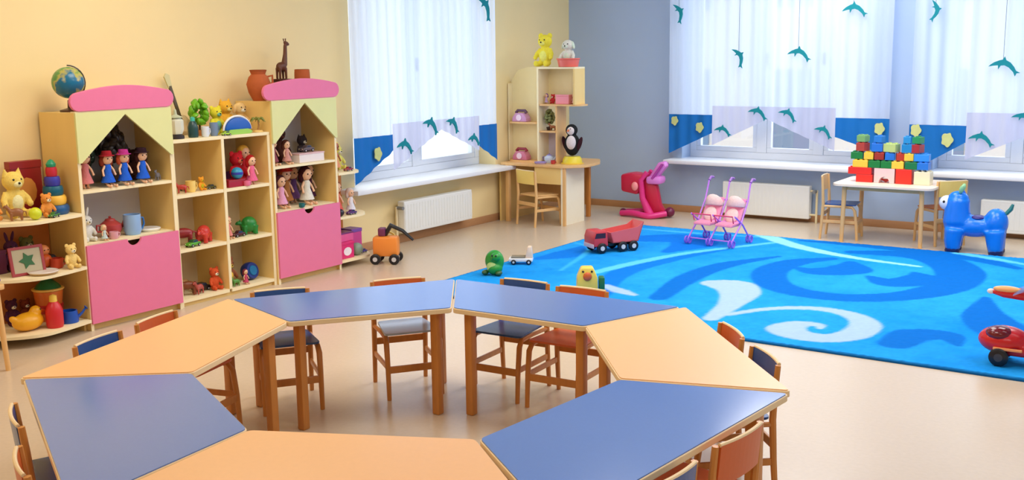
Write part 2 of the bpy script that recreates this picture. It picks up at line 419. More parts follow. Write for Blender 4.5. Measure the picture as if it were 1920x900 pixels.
# ------------------------------------------------------------------ carpet
CX0, CX1, CY0, CY1 = -4.77, .7, 5.66, 9.06
def carpet():
    st = 0.0165
    nx = int((CX1-CX0)/st); ny = int((CY1-CY0)/st)
    xs = np.linspace(CX0, CX1, nx+1); ys = np.linspace(CY0, CY1, ny+1)
    X, Y = np.meshgrid(xs, ys, indexing='ij')
    rng = np.random.RandomState(3)
    def blob(n, lo, hi):
        g = rng.rand(n, n); i = (X-CX0)/(CX1-CX0)*(n-2); j = (Y-CY0)/(CX1-CX0)*(n-2); a = i.astype(int); b = j.astype(int); fx = i-a; fy = j-b
        fx = fx*fx*(3-2*fx); fy = fy*fy*(3-2*fy)
        v = g[a, b]*(1-fx)*(1-fy)+g[a+1, b]*fx*(1-fy)+g[a, b+1]*(1-fx)*fy+g[a+1, b+1]*fx*fy
        return lo+(hi-lo)*v
    def L(c): return np.array(rgb(c)[:3])
    base, base2 = L((8, 136, 224)), L((40, 164, 238))
    t = (blob(14, 0, 1)*.6+blob(60, 0, 1)*.4)[..., None]
    C = base*(1-t)+base2*t
    C = C*(1+.16*(rng.rand(*X.shape)[..., None]-.5))
    def stroke(pts, ws, col, soft=.02):
        nonlocal C
        P = [(p.x, p.y) for p in smooth_path([(a, b, 0) for a, b in pts], 7)]
        W = np.interp(np.linspace(0, len(ws)-1, len(P)), range(len(ws)), ws)
        best = np.full(X.shape, -9.)
        for (p, q, w0, w1) in zip(P, P[1:], W, W[1:]):
            d = (q[0]-p[0], q[1]-p[1]); L2 = d[0]**2+d[1]**2+1e-9
            tt = np.clip(((X-p[0])*d[0]+(Y-p[1])*d[1])/L2, 0, 1)
            dist = np.hypot(X-p[0]-tt*d[0], Y-p[1]-tt*d[1]); best = np.maximum(best, (w0+(w1-w0)*tt)/2-dist)
        a = np.clip(best/soft+.5, 0, 1)[..., None]
        C = C*(1-a)+L(col)*a*(1+.08*(rng.rand(*X.shape)[..., None]-.5))
    dk = (0, 108, 198); lt = (96, 200, 240); gw = (164, 192, 224)
    stroke([(-2.592, 8.286), (-2.791, 7.992), (-2.825, 7.568), (-2.654, 7.17), (-2.396, 6.987), (-2.071, 6.995), (-1.757, 7.257), (-1.583, 7.706), (-1.619, 8.212), (-1.842, 8.623), (-2.138, 8.759), (-2.529, 8.638)], [.1, .22, .26, .26, .24, .22, .24, .3, .36, .36, .3, .14], dk)
    stroke([(-2.72, 7.8), (-2.52, 7.74), (-2.35, 7.93), (-2.42, 8.2)], [.05, .25, .35, .1], dk)
    stroke([(-2.15, 7.75), (-1.95, 7.62), (-1.80, 7.85), (-1.9, 8.05)], [.06, .28, .3, .06], dk)
    stroke([(-3.148, 6.349), (-3.249, 7.028), (-3.212, 7.623), (-2.983, 8.161)], [.14, .2, .18, .05], dk)
    stroke([(-3.5, 6.2), (-3.75, 6.9), (-3.7, 7.6), (-3.45, 8.3)], [.1, .2, .2, .05], (8, 120, 218))
    stroke([(-1.5, 6.0), (-1.46, 6.25), (-1.30, 6.32), (-1.2, 6.15)], [.2, .26, .2, .05], dk)
    stroke([(-1.30, 7.45), (-1.188, 6.888), (-.95, 6.55), (-.5, 6.6), (-.3, 7.1)], [.06, .3, .4, .36, .1], dk)
    stroke([(-4.334, 8.358), (-4.0, 8.55), (-3.815, 8.349), (-3.848, 7.899)], [.3, .45, .4, .1], (8, 118, 220))
    stroke([(-4.6, 7.1), (-4.5, 7.4), (-4.5, 7.75)], [.1, .3, .2], (10, 122, 222))
    stroke([(-3.076, 8.96), (-2.418, 9.0), (-1.752, 8.9), (-1.3, 8.6)], [.06, .22, .26, .1], dk)
    stroke([(-3.962, 6.743), (-3.838, 7.404), (-3.649, 7.988), (-3.246, 8.738)], [.09, .10, .08, .06], lt)
    stroke([(-3.45, 9.05), (-2.981, 8.655), (-2.462, 8.413), (-1.936, 8.301)], [.16, .14, .09, .05], (150, 226, 248))
    stroke([(-1.80, 9.02), (-1.527, 8.908), (-1.2, 8.75)], [.1, .1, .05], lt)
    stroke([(-4.75, 7.9), (-4.5, 7.75), (-4.36, 7.4), (-4.2, 6.8)], [.03, .05, .05, .03], (60, 180, 240))
    stroke([(-4.7, 8.83), (-4.045, 8.86), (-3.473, 8.95)], [.05, .08, .05], (70, 184, 240))
    stroke([(-3.65, 6.5), (-3.472, 6.4), (-3.331, 6.34)], [.08, .12, .05], gw)
    stroke([(-3.01, 6.96), (-2.88, 6.96), (-2.74, 6.76), (-2.66, 6.4), (-2.618, 6.0)], [.20, .34, .28, .16, .10], gw)
    stroke([(-2.566, 6.149), (-2.433, 6.393), (-2.245, 6.557), (-2.049, 6.592), (-1.871, 6.505), (-1.76, 6.322), (-1.76, 6.08), (-1.85, 5.93), (-2.003, 5.90), (-2.13, 5.99), (-2.11, 6.15), (-2.0, 6.19), (-1.97, 6.12)], [.06, .07, .09, .11, .15, .19, .19, .17, .2, .24, .14, .07, .04], gw)
    # dark hem along the edges
    e = np.minimum.reduce([X-CX0, CX1-X, Y-CY0, CY1-Y]); a = np.clip((.03-e)/.02, 0, 1)[..., None]
    C = C*(1-a)+L((14, 84, 140))*a
    pile = .012+.004*rng.rand(*X.shape)
    pile = np.where(e < .012, .008, pile)
    V = np.stack([X, Y, pile], -1).reshape(-1, 3)
    idx = np.arange((nx+1)*(ny+1)).reshape(nx+1, ny+1)
    F = np.stack([idx[:-1, :-1], idx[1:, :-1], idx[1:, 1:], idx[:-1, 1:]], -1).reshape(-1, 4)
    # skirt down to the floor
    ring = np.concatenate([idx[:, 0], idx[-1, 1:], idx[-2::-1, -1], idx[0, -2:0:-1]])
    low = V[ring].copy(); low[:, 2] = 0; n0 = len(V); V = np.vstack([V, low]); k = len(ring)
    sk = [(ring[i], n0+i, n0+(i+1) % k, ring[(i+1) % k]) for i in range(k)]
    me = bpy.data.meshes.new('carpet'); me.from_pydata(V.tolist(), [], F.tolist()+[tuple(int(v) for v in f) for f in sk])
    at = me.color_attributes.new('pattern', 'FLOAT_COLOR', 'POINT')
    CC = np.vstack([C.reshape(-1, 3), C.reshape(-1, 3)[ring]]); CC = np.hstack([np.clip(CC, 0, 1), np.ones((len(CC), 1))])
    at.data.foreach_set('color', CC.astype(np.float32).ravel())
    me.shade_smooth()
    m = bpy.data.materials.new('carpet_pile'); m.use_nodes = True; nt = m.node_tree; b = nt.nodes['Principled BSDF']
    b.inputs['Roughness'].default_value = .95; b.inputs['Specular IOR Level'].default_value = .1; b.inputs['Sheen Weight'].default_value = 0
    a_ = nt.nodes.new('ShaderNodeVertexColor'); a_.layer_name = 'pattern'; nt.links.new(a_.outputs[0], b.inputs['Base Color'])
    me.materials.append(m)
    o = bpy.data.objects.new('carpet', me); COL.objects.link(o)
    tag(o, 'large blue carpet with darker swirls and a pale grey scroll', 'carpet')
carpet()
CZ = .016

# ------------------------------------------------------------------ ring of tables
TZ = .52
def round_poly(pts, rad, n=5):
    out = []; N = len(pts)
    for i in range(N):
        p = Vector(pts[i]).to_2d(); a = Vector(pts[i-1]).to_2d(); b = Vector(pts[(i+1) % N]).to_2d()
        da = (a-p).normalized()*rad; db = (b-p).normalized()*rad
        for k in range(n+1):
            t = k/n; q = (p+da)*(1-t)**2+p*2*t*(1-t)+(p+db)*t*t; out.append((q.x, q.y))
    return out
def inset(pts, d):
    c = Vector((sum(p[0] for p in pts)/len(pts), sum(p[1] for p in pts)/len(pts))); out = []; N = len(pts)
    area2 = sum(pts[i][0]*pts[(i+1) % N][1]-pts[(i+1) % N][0]*pts[i][1] for i in range(N)); sg = 1 if area2 > 0 else -1
    for i in range(N):
        p = Vector(pts[i]); a = Vector(pts[i-1]); b = Vector(pts[(i+1) % N])
        e1 = (p-a).normalized(); e2 = (b-p).normalized()
        n1 = Vector((-e1.y, e1.x))*sg; n2 = Vector((-e2.y, e2.x))*sg
        m_ = (n1+n2); m_ = m_/(m_.dot(n1)) * d; q = p+m_; out.append((q.x, q.y))
    return out
def table(label, top_m, inner_a, inner_b, outer_b, outer_a):
    pts = [inner_a, inner_b, outer_b, outer_a]
    cx = sum(p[0] for p in pts)/4; cy = sum(p[1] for p in pts)/4
    L = inset([(p[0]-cx, p[1]-cy) for p in pts], .0015)
    t = thing('trapezoid_table', label, 'table', (cx, cy, 0), 0, 'trapezoid tables joined in a ring')
    rp = round_poly(L, .02); ri = round_poly(inset(L, .0045), .018)
    G().prism(ri, TZ-.004, TZ, 'z').out('tabletop', top_m, t, smooth=False)
    G().prism(rp, TZ-.026, TZ-.0035, 'z', .003).out('edge_board', WOODE, t, smooth=False)
    for p in inset(L, .075):
        G().box(p[0]-.02, p[0]+.02, p[1]-.02, p[1]+.02, 0, TZ-.026, .006).out('leg', WOOD, t)
    return t
table('blue table at the back left of the ring, nearest the toy cabinets', TBLUE, (-3.337, 3.158), (-2.884, 3.728), (-3.255, 4.24), (-3.892, 3.324))
table('blue table at the back of the ring, nearest the carpet', TBLUE, (-2.879, 3.728), (-2.208, 3.753), (-2.01, 4.28), (-3.250, 4.24))
table('peach table on the right side of the ring', TORA, (-2.200, 3.750), (-1.731, 3.187), (-1.172, 3.372), (-1.99, 4.29))
table('blue table at the front right of the ring', TBLUE, (-1.728, 3.179), (-1.802, 2.443), (-1.283, 2.058), (-1.169, 3.345))
table('peach table at the very front of the ring', TORA, (-1.806, 2.439), (-2.447, 2.129), (-2.382, 1.475), (-1.30, 2.044))
table('blue table at the front left of the ring', TBLUE, (-2.453, 2.133), (-3.078, 2.431), (-3.545, 2.055), (-2.392, 1.476))
table('peach table on the left side of the ring', TORA, (-3.085, 2.436), (-3.340, 3.158), (-3.914, 3.328), (-3.57, 2.05))

# ------------------------------------------------------------------ children's chairs
def chair_proto(name, label, seat_m, back_m, frame_m=WOOD, h=.524, w=.29, sh=.32, edge=WOODE, group=None):
    t = thing(name, label, 'chair', (0, 0, 0), 0, group)
    hw = w/2
    for s_ in (-1, 1):
        x = s_*(hw-.012)
        # rear leg rises into the back post
        G().tube([(x, .155, 0), (x, .143, sh*.5), (x, .135, sh), (x, .142, sh+.12), (x, .150, h)], [.011, .013, .014, .012, .011], 8).out('rear_leg', frame_m, t)
        G().tube([(x, -.16, 0), (x, -.15, sh*.5), (x, -.135, sh-.05), (x*.98, -.11, sh-.02), (x*.96, 0, sh-.018), (x, .13, sh-.018)], [.011, .013, .014, .013, .011, .010], 8).out('front_leg', frame_m, t)
    pts = round_poly([(-hw+.004, -.14), (hw-.004, -.14), (hw-.028, .135), (-hw+.028, .135)], .03)
    G().prism(pts, sh-.006, sh+.004, 'z', .002).out('seat', seat_m, t, smooth=False)
    # curved back panel between the posts
    g = G(); vs = []; fs = []; n = 10; z0, z1 = h-.13, h
    for i in range(n+1):
        xx = -hw+.022+(w-.044)*i/n; cv = .012*(1-(2*i/n-1)**2)
        for (dy, z) in ((0, z0), (0, z1), (.012, z1), (.012, z0)):
            lean = (z-sh)/(h-sh)*.02
            vs.append((xx, .138+lean+cv+dy-.006, z))
    for i in range(n):
        for j in range(4): fs.append((i*4+j, i*4+(j+1) % 4, (i+1)*4+(j+1) % 4, (i+1)*4+j))
    fs += [(0, 1, 2, 3), (n*4+3, n*4+2, n*4+1, n*4)]
    g._add(vs, fs); bmesh.ops.recalc_face_normals(g.b, faces=g.b.faces[:])
    bp = g.out('backrest', back_m, t, smooth=False)
    g = G(); P = []
    for i in range(n+1):
        xx = -hw+.022+(w-.044)*i/n; cv = .012*(1-(2*i/n-1)**2); P.append((xx, .158+cv, h+.001))
    for p, q in zip(P, P[1:]): g.cyl(p, q, .0065, seg=8)
    g.out('back_edge', edge, bp)
    G().box(-hw+.012, hw-.012, -.158, -.146, .13, .165, .003).out('stretcher', frame_m, t, smooth=False)
    G().box(-hw+.012, hw-.012, .140, .152, .20, .235, .003).out('stretcher', frame_m, t, smooth=False)
    for s_ in (-1, 1):
        G().box(s_*(hw-.012)-.006, s_*(hw-.012)+.006, -.145, .14, .145, .172, .003).out('side_rail', frame_m, t, smooth=False)
    return t
CH = 'small wooden chairs around the table ring'
protos = {}
def place_chair(kind, bx, by, nx, ny, label):
    """(bx,by) middle of the back's top, (nx,ny) the way the sitter faces"""
    L = math.hypot(nx, ny); nx /= L; ny /= L
    loc = (bx+nx*.150, by+ny*.150, 0); rz = math.atan2(nx, -ny)
    if kind not in protos:
        sm, bm = {'navy': (CNAVY, CNAVY), 'orange': (CORA, CORA), 'pale': (CREFL, CORA)}[kind]
        c = chair_proto('child_chair', label, sm, bm, group=CH); c.location = loc; c.rotation_euler = (0, 0, rz); protos[kind] = c; return c
    return copy_tree(protos[kind], loc, rz, label)
place_chair('navy', -3.815, 3.565, .81, -.59, 'navy blue wooden chair pushed under the back left blue table, nearer the cabinets')
place_chair('pale', -3.475, 4.05, .81, -.59, 'orange-backed wooden chair with a pale seat under the back left blue table')
place_chair('navy', -2.90, 4.35, .06, -1, 'navy blue wooden chair under the back blue table, in front of the carpet')
place_chair('orange', -2.565, 4.345, .06, -1, 'orange wooden chair under the back blue table beside a navy chair')
place_chair('orange', -1.65, 3.99, -.75, -.67, 'orange wooden chair behind the far part of the right peach table')
place_chair('navy', -1.40, 3.715, -.75, -.67, 'navy blue wooden chair behind the near part of the right peach table')
place_chair('orange', -1.16, 2.88, -1, .12, 'orange-backed wooden chair at the outer side of the front right blue table')
place_chair('navy', -1.195, 2.48, -1, .12, 'navy blue wooden chair tucked under the front right blue table')
place_chair('navy', -3.785, 2.53, .97, .26, 'navy blue wooden chair at the outer side of the left peach table, nearer the camera')
place_chair('orange', -3.88, 2.89, .97, .26, 'orange wooden chair at the outer side of the left peach table, nearer the cabinets')
place_chair('orange', -2.79, 1.595, .45, .89, 'orange wooden chair at the front left blue table, lower of the two')
place_chair('navy', -3.18, 1.815, .45, .89, 'wooden chair with navy back at the front left blue table, just above another chair')

# ------------------------------------------------------------------ toy cabinets on the yellow wall
XF = -5.74; BT = .018
def cabinet(label, y0, y1, gz=1.035, top=1.335, arch=(3.77, 4.515), shelves=(.865, .535)):
    t = thing('toy_cabinet', label, 'cabinet', (XA+.02, (y0+y1)/2, 0), 0, 'pink castle-topped toy cabinets')
    cy = (y0+y1)/2; D = XF-(XA+.02); hw = (y1-y0)/2
    G().box(0, D, -hw, -hw+BT, 0, top, .002).out('side_panel', BIRCH, t, smooth=False)
    G().box(0, D, hw-BT, hw, 0, top, .002).out('side_panel', BIRCH, t, smooth=False)
    for a in (-hw, hw-BT): G().box(D-.0035, D+.0015, a-.0008, a+BT+.0008, .0, gz).out('edge_strip', BIRCHED, t, smooth=False)
    G().box(0, .008, -hw+BT, hw-BT, .05, top).out('back_panel', mat('white_board', (214, 210, 210), .5, .3, noise=.01), t, smooth=False)
    G().box(0, D, -hw+BT, hw-BT, top-BT, top).out('top_panel', BIRCH, t, smooth=False)
    G().box(.0, D-.03, -hw+BT, hw-BT, 0, .05).out('plinth', BIRCH, t, smooth=False)
    G().box(.008, D-.02, -hw+BT, hw-BT, .05, .068).out('shelf', BIRCH, t, smooth=False)
    for z in shelves: G().box(.008, D-(.002 if z > .6 else .02), -hw+BT, hw-BT, z-BT, z).out('shelf', BIRCHED, t, smooth=False)
    # pistachio gable with a pointed opening
    th0, th1 = D, D+.016; ap = top-.022
    G().prism([(-hw, gz), (-hw, top), (0, top), (0, ap), (-hw+.02, gz)], th0, th1, 'x').out('gable_panel', GREENP, t, smooth=False)
    G().prism([(hw, gz), (hw-.02, gz), (0, ap), (0, top), (hw, top)], th0, th1, 'x').out('gable_panel', GREENP, t, smooth=False)
    # pink rounded crest
    a0, a1 = arch[0]-cy, arch[1]-cy; c0, c1 = top+.008, top+.155; pts = []
    n = 24; wv = (a1-a0)
    for i in range(9):
        a = -PI/2-PI*i/8; rr = (c1-c0-.035)/2; pts.append((a0+rr+math.cos(a)*rr, c0+rr+math.sin(a)*rr))
    for i in range(1, 12):
        s_ = i/12; pts.append((a0+.06+(wv-.12)*s_, c1-.033+.034*math.sin(PI*s_)))
    for i in range(9):
        a = PI/2-PI*i/8; rr = (c1-c0-.035)/2; pts.append((a1-rr+math.cos(a)*rr, c0+rr+math.sin(a)*rr))
    G().prism(pts, D-.002, D+.02, 'x', .003).out('crest', PINK, t, smooth=False)
    G().box(D-.03, D+.012, -hw, hw, top, top+.008).out('crest_base', BIRCHED, t, smooth=False)
    # pink flap door with a half-round finger cut
    dz0, dz1 = .045, shelves[1]-.004; pts = [(-hw+.004, dz0), (hw-.004, dz0), (hw-.004, dz1)]
    for i in range(13):
        a = -PI*i/12; pts.append((.052*math.cos(a), dz1+.044*math.sin(a)))
    pts.append((-hw+.004, dz1))
    G().prism(pts, D, D+.016, 'x').out('door', PINK, t, smooth=False)
    return t
cabinet('larger pink castle-topped cabinet at left with a globe on top', 3.80, 4.49)
cabinet('pink castle-topped cabinet at right with clay pots on top', 5.36, 6.02, arch=(5.285, 6.055))
# cube shelf unit
def cube_unit():
    y0, y1 = 4.494, 5.356; cy = (y0+y1)/2; hw = (y1-y0)/2; D = XF-.02-(XA+.02)
    t = thing('cube_shelf', 'open birch shelf of six compartments between the two pink cabinets', 'shelf', (XA+.02, cy, 0))
    for a in (-hw, -.011, hw-.022): 
        z0 = 0 if abs(a) > .1 else .05
        G().box(0, D, a, a+.022, z0, 1.098).out('upright', BIRCH, t, smooth=False)
        G().box(D-.002, D+.003, a-.0008, a+.0228, z0, 1.0985).out('edge_strip', BIRCHED, t, smooth=False)
    G().box(0, D+.004, -hw, hw, 1.098, 1.12, .002).out('top_panel', BIRCHED, t, smooth=False)
    for z in (.755, .39, .05):
        for s_ in (-1, 1):
            a, b = (-hw+.022, -.011) if s_ < 0 else (.011, hw-.022)
            G().box(.006, D, a, b, z-.022, z).out('shelf', BIRCHED, t, smooth=False)
    G().box(0, .006, -hw+.022, hw-.022, .05, 1.098).out('back_panel', mat('back_board', (222, 200, 156), .6, .3, noise=.04), t, smooth=False)
    G().box(0, D-.02, -hw+.022, hw-.022, 0, .028).out('plinth', BIRCH, t, smooth=False)
cube_unit()
# rounded end shelves
def end_shelf(name, label, ywall, depth_dir, ylen, levels, dx, back_h, pole=True):
    t = thing(name, label, 'shelf', (XA+.02, ywall, 0))
    for z in levels:
        pts = [(0, 0)]
        if ylen > .5: curve = [(dx, 0), (dx+.045, .2), (dx+.055, .36), (dx-.03, .5), (dx-.16, .60), (.0, .68)]
        else:
            yl = ylen*{.065: 1.12, .41: 1.0, .756: .82}[z]; curve = [(dx, 0), (dx, yl*.55), (dx-.05, yl*.8), (dx-.18, yl*.97), (.0, yl)]
        P = smooth_path([(a, b*depth_dir, 0) for a, b in curve], 6); pts += [(p.x, p.y) for p in P]
        if depth_dir > 0: pts = pts
        G().prism(pts, z-.018, z, 'z').out('shelf', BIRCHED, t, smooth=False)
    y0, y1 = sorted((0, depth_dir*ylen*(.97)))
    G().box(0, .006, y0, y1, levels[0], back_h).out('back_panel', mat('amber_board', (214, 130, 60), .5, .3, noise=.08, nscale=8), t, smooth=False)  # amber colour carries the shade and orange light on the wood
    a, b = sorted((0, depth_dir*.014))
    G().box(.006, dx-.06, a, b, 0, levels[0]-.018).out('foot_panel', BIRCH, t, smooth=False)
    return t
end_shelf('corner_shelf', 'rounded three-level shelf full of toys at the left edge', 3.796, -1, .68, (.075, .41, .735), .375, .717)
end_shelf('corner_shelf', 'narrow rounded end shelf on the right side of the pink cabinets', 6.024, 1, .42, (.065, .41, .756), .37, .74)

# ------------------------------------------------------------------ dressing desk in the corner
def desk():
    t = thing('corner_desk', 'birch play desk in the corner with a side panel and curved top', 'desk', (-5.65, 8.95, 0))
    pts = [(-.42, -.28), (-.25, -.29), (.1, -.30), (.33, -.31), (.50, -.12), (.46, .20), (.30, .48), (-.42, .46)]
    G().prism(round_poly(pts, .05, 4), .562, .585, 'z', .002).out('desktop', WOODL, t, smooth=False)
    G().box(.30, .318, -.28, .13, 0, .562).out('side_panel', mat('cream_board', (244, 234, 206), .5, .3, noise=.02), t, smooth=False)
    G().box(.318, .345, -.28, -.255, 0, .562).out('side_panel', WOODL, t, smooth=False)
    G().box(.0, .30, -.28, -.262, .40, .562).out('drawer_front', BIRCH, t, smooth=False)
    G().box(-.42, -.402, -.28, .42, 0, .562).out('side_panel', BIRCH, t, smooth=False)
    G().box(-.34, -.30, -.29, -.25, 0, .562, .004).out('leg', WOODL, t)
    G().box(.20, .24, .36, .40, 0, .562, .004).out('leg', WOOD, t)
    G().box(-.40, .2, .40, .412, .12, .562).out('modesty_panel', WOODL, t, smooth=False)
desk()
def desk_shelf():
    t = thing('desktop_shelf', 'tall birch shelf standing on the corner desk with a curved left side', 'shelf', (-5.70, 8.86, .585))
    zt = .93; B = .13; F = -.06
    CR = mat('cream_back', (246, 230, 178), .5, .3, noise=.03)
    pts = [(-.41, 0), (.0, 0), (.0, zt), (-.20, zt), (-.33, zt-.03), (-.41, zt-.14)]
    G().prism(pts, B-.03, B-.018, 'y').out('back_panel', CR, t, smooth=False)
    G().box(.0, .018, F, B, 0, zt).out('upright', BIRCHED, t, smooth=False)
    G().box(-.41, -.396, .04, B-.03, 0, zt-.16).out('side_rim', BIRCHED, t, smooth=False)
    for z in (.0, .38):
        G().prism(round_poly([(-.396, B-.03), (-.001, B-.03), (-.001, F+.01), (-.33, F+.01), (-.396, .03)], .03), z, z+.016, 'z').out('shelf', WOODL, t, smooth=False)
    G().box(.018, .43, F, B, zt-.016, zt).out('shelf', BIRCHED, t, smooth=False)
    G().box(.412, .43, F, B, .575, zt-.016).out('upright', BIRCH, t, smooth=False)
    G().prism(round_poly([(.018, F), (.42, F), (.475, .0), (.475, B), (.018, B)], .03), .559, .575, 'z').out('shelf', WOODL, t, smooth=False)
    G().box(.20, .218, F+.02, B, 0, .559).out('upright', WOODL, t, smooth=False)
    G().box(.018, .20, F+.01, B-.006, .30, .316).out('shelf', WOODL, t, smooth=False)
    G().box(.018, .412, B, B+.01, .575, zt).out('back_panel', CR, t, smooth=False)
    G().box(.018, .20, B-.006, B, 0, .3).out('mirror', mat('lavender_board', (214, 206, 224), .4, .4, noise=.02), t, smooth=False)
desk_shelf()
dc = chair_proto('child_chair', 'small light wood chair with a yellow backrest at the corner desk', WOODL, mat('yellow_laminate', (246, 212, 116), .4, .4, noise=.03), WOODL, h=.54, w=.32, sh=.30)
dc.location = (-5.60, 8.66, 0); dc.rotation_euler = (0, 0, PI-.36)

# ------------------------------------------------------------------ small table with bricks, two chairs
def small_table():
    t = thing('small_table', 'small light wood table below the far windows holding building bricks', 'table', (-2.46, 9.42, 0))
    G().prism(round_poly([(-.42, -.33), (.42, -.33), (.42, .33), (-.42, .33)], .09), .49, .512, 'z', .003).out('tabletop', mat('pale_tabletop', (250, 226, 200), .4, .4, noise=.03), t, smooth=False)
    for a in (-1, 1):
        for b in (-1, 1): G().cyl((a*.33, b*.27, 0), (a*.32, b*.26, .49), .017, .02).out('leg', WOODL, t)
    for b in (-1, 1): G().box(-.31, .31, b*.25-.008, b*.25+.008, .455, .49).out('apron', WOODL, t, smooth=False)
small_table()
SMC = chair_proto('child_chair', 'light wood chair with a blue seat left of the brick table', CNAVY, WOODL, WOODL, h=.55, w=.29, sh=.31)
SMC.location = (-2.86, 9.36, 0); SMC.rotation_euler = (0, 0, PI/2+.12)
SMC2 = chair_proto('child_chair', 'light wood chair with a yellow back right of the brick table', mat('amber_laminate', (206, 120, 50), .4, .4, noise=.03), mat('yellow_laminate', (246, 212, 116), .4, .4, noise=.03), WOODL, h=.55, w=.29, sh=.31)
SMC2.location = (-2.06, 9.50, 0); SMC2.rotation_euler = (0, 0, -2.35)

# ================================================================== toys
# every toy: base at its origin, front towards local -Y; rz = +90 deg turns it towards +X (into the room from the yellow wall)
RX = PI/2
def eyes(p, x, y, z, r=.004, dx=.5):
    G().ell((-x, y, z), r, seg=8).ell((x, y, z), r, seg=8).out('eyes', EYE, p)
SKIN = (240, 190, 150)
def doll(label, loc, h, hair, dress, rz=RX, skin=SKIN, hat=None, group=None, cat='doll', sit=False, name='doll'):
    t = thing(name, label, cat, loc, rz, group); hr = h*.16; hz = h*.80
    G().ell((0, 0, hz), (hr, hr*.95, hr*1.08)).ell((0, -hr*.95, hz-hr*.15), hr*.14, seg=8).cyl((0, 0, hz-hr*1.3), (0, 0, hz-hr*.7), hr*.35).out('head', pm(skin, .5), t)
    g = G(); g.ell((0, hr*.22, hz+hr*.18), (hr*1.13, hr*1.02, hr*1.12)); g.ell((-hr*.85, hr*.3, hz-hr*.5), (hr*.45, hr*.5, hr*.9)); g.ell((hr*.85, hr*.3, hz-hr*.5), (hr*.45, hr*.5, hr*.9))
    g.out('hair', fab(hair), t, remesh=max(.003, h*.02))
    eyes(t, hr*.38, -hr*.86, hz+hr*.05, hr*.13)
    G().lathe([(h*.075, h*.64), (h*.1, h*.58), (h*.10, h*.42), (h*.2, h*.14), (h*.19, h*.13), (0, h*.13)]).out('dress', fab(dress), t)
    for s_ in (-1, 1):
        G().tube([(s_*h*.08, 0, h*.60), (s_*h*.17, -h*.02, h*.48), (s_*h*.19, -h*.07, h*.36)], [h*.035, h*.03, h*.026], 8).ell((s_*h*.19, -h*.075, h*.345), h*.032, seg=8).out('arm', pm(skin, .5), t)
        if sit: G().tube([(s_*h*.08, 0, h*.12), (s_*h*.09, -h*.14, h*.05), (s_*h*.09, -h*.24, h*.03)], h*.034, 8).ell((s_*h*.09, -h*.26, h*.045), (h*.035, h*.03, h*.045), seg=8).out('leg', pm(skin, .5), t)
        else: G().tube([(s_*h*.06, 0, h*.16), (s_*h*.06, 0, h*.03)], h*.034, 8).ell((s_*h*.06, -h*.02, h*.025), (h*.035, h*.055, h*.025), seg=8).out('leg', pm(skin, .5), t)
    if hat: G().lathe([(hr*1.35, hz+hr*.5), (hr*1.3, hz+hr*.56), (hr*.95, hz+hr*.62), (hr*.8, hz+hr*1.35), (0, hz+hr*1.42)]).out('hat', fab(hat), t)
    return t
def plush(label, loc, h, col, rz=RX, kind='bear', belly=None, name='plush_toy', cat='soft toy', group=None, shirt=None):
    t = thing(name, label, cat, loc, rz, group); hr = h*.19; hz = h*.72; b = G()
    b.ell((0, 0, h*.32), (h*.2, h*.17, h*.27)).ell((0, -h*.02, hz), (hr*1.1, hr, hr))
    for s_ in (-1, 1):
        b.tube([(s_*h*.14, 0, h*.5), (s_*h*.25, -h*.07, h*.36), (s_*h*.26, -h*.12, h*.28)], [h*.07, h*.065, h*.06], 8).ell((s_*h*.26, -h*.13, h*.26), h*.065, seg=10)
        b.tube([(s_*h*.1, 0, h*.12), (s_*h*.15, -h*.15, h*.08), (s_*h*.16, -h*.24, h*.09)], [h*.09, h*.08, h*.07], 8).ell((s_*h*.16, -h*.27, h*.095), (h*.075, h*.05, h*.09), seg=10)
    b.out('body', fab(col), t, remesh=max(.0035, h*.022))
    for s_ in (-1, 1):
        if kind == 'bunny': G().ell((s_*hr*.5, hr*.1, hz+hr*1.5), (hr*.26, hr*.15, hr*.95), (0, s_*.25, 0)).out('ear', fab(col), t)
        elif kind == 'cat': G().cyl((s_*hr*.65, 0, hz+hr*.55), (s_*hr*.8, 0, hz+hr*1.35), hr*.4, 0).out('ear', fab(col), t)
        elif kind == 'dog': G().ell((s_*hr*1.05, 0, hz), (hr*.25, hr*.4, hr*.75), (0, s_*-.3, 0)).out('ear', fab(belly or col), t)
        else: G().ell((s_*hr*.8, 0, hz+hr*.8), (hr*.42, hr*.2, hr*.42)).out('ear', fab(col), t)
    G().ell((0, -hr*.9, hz-hr*.28), (hr*.45, hr*.4, hr*.34)).out('muzzle', fab(belly or (250, 236, 210)), t)
    G().ell((0, -hr*1.3, hz-hr*.15), hr*.13, seg=8).out('nose', EYE, t)
    eyes(t, hr*.4, -hr*.92, hz+hr*.2, hr*.13)
    if belly: G().ell((0, -h*.055, h*.31), (h*.15, h*.13, h*.2)).out('belly', fab(belly), t)
    if shirt: G().lathe([(h*.13, h*.53), (h*.2, h*.45), (h*.225, h*.3), (h*.215, h*.22)]).out('shirt', fab(shirt), t)
    return t
def stacker(label, loc, cols, R0, h):
    t = thing('stacking_pyramid', label, 'toy', loc, RX); n = len(cols); rh = h*.86/n
    G().cyl((0, 0, 0), (0, 0, h*.9), R0*.12).out('rod', pm((240, 230, 200)), t)
    for i, c in enumerate(cols):
        R_ = R0*(1-.62*i/(n-1)); z = i*rh
        G().lathe([(R0*.1, z), (R_*.9, z), (R_, z+rh*.3), (R_, z+rh*.7), (R_*.9, z+rh*.98), (R0*.1, z+rh*.98)]).out('ring', pm(c), t)
    G().lathe([(0, h*.86), (R0*.3, h*.86), (R0*.34, h*.91), (R0*.16, h*.98), (0, h)]).out('cap', pm((30, 150, 110)), t)
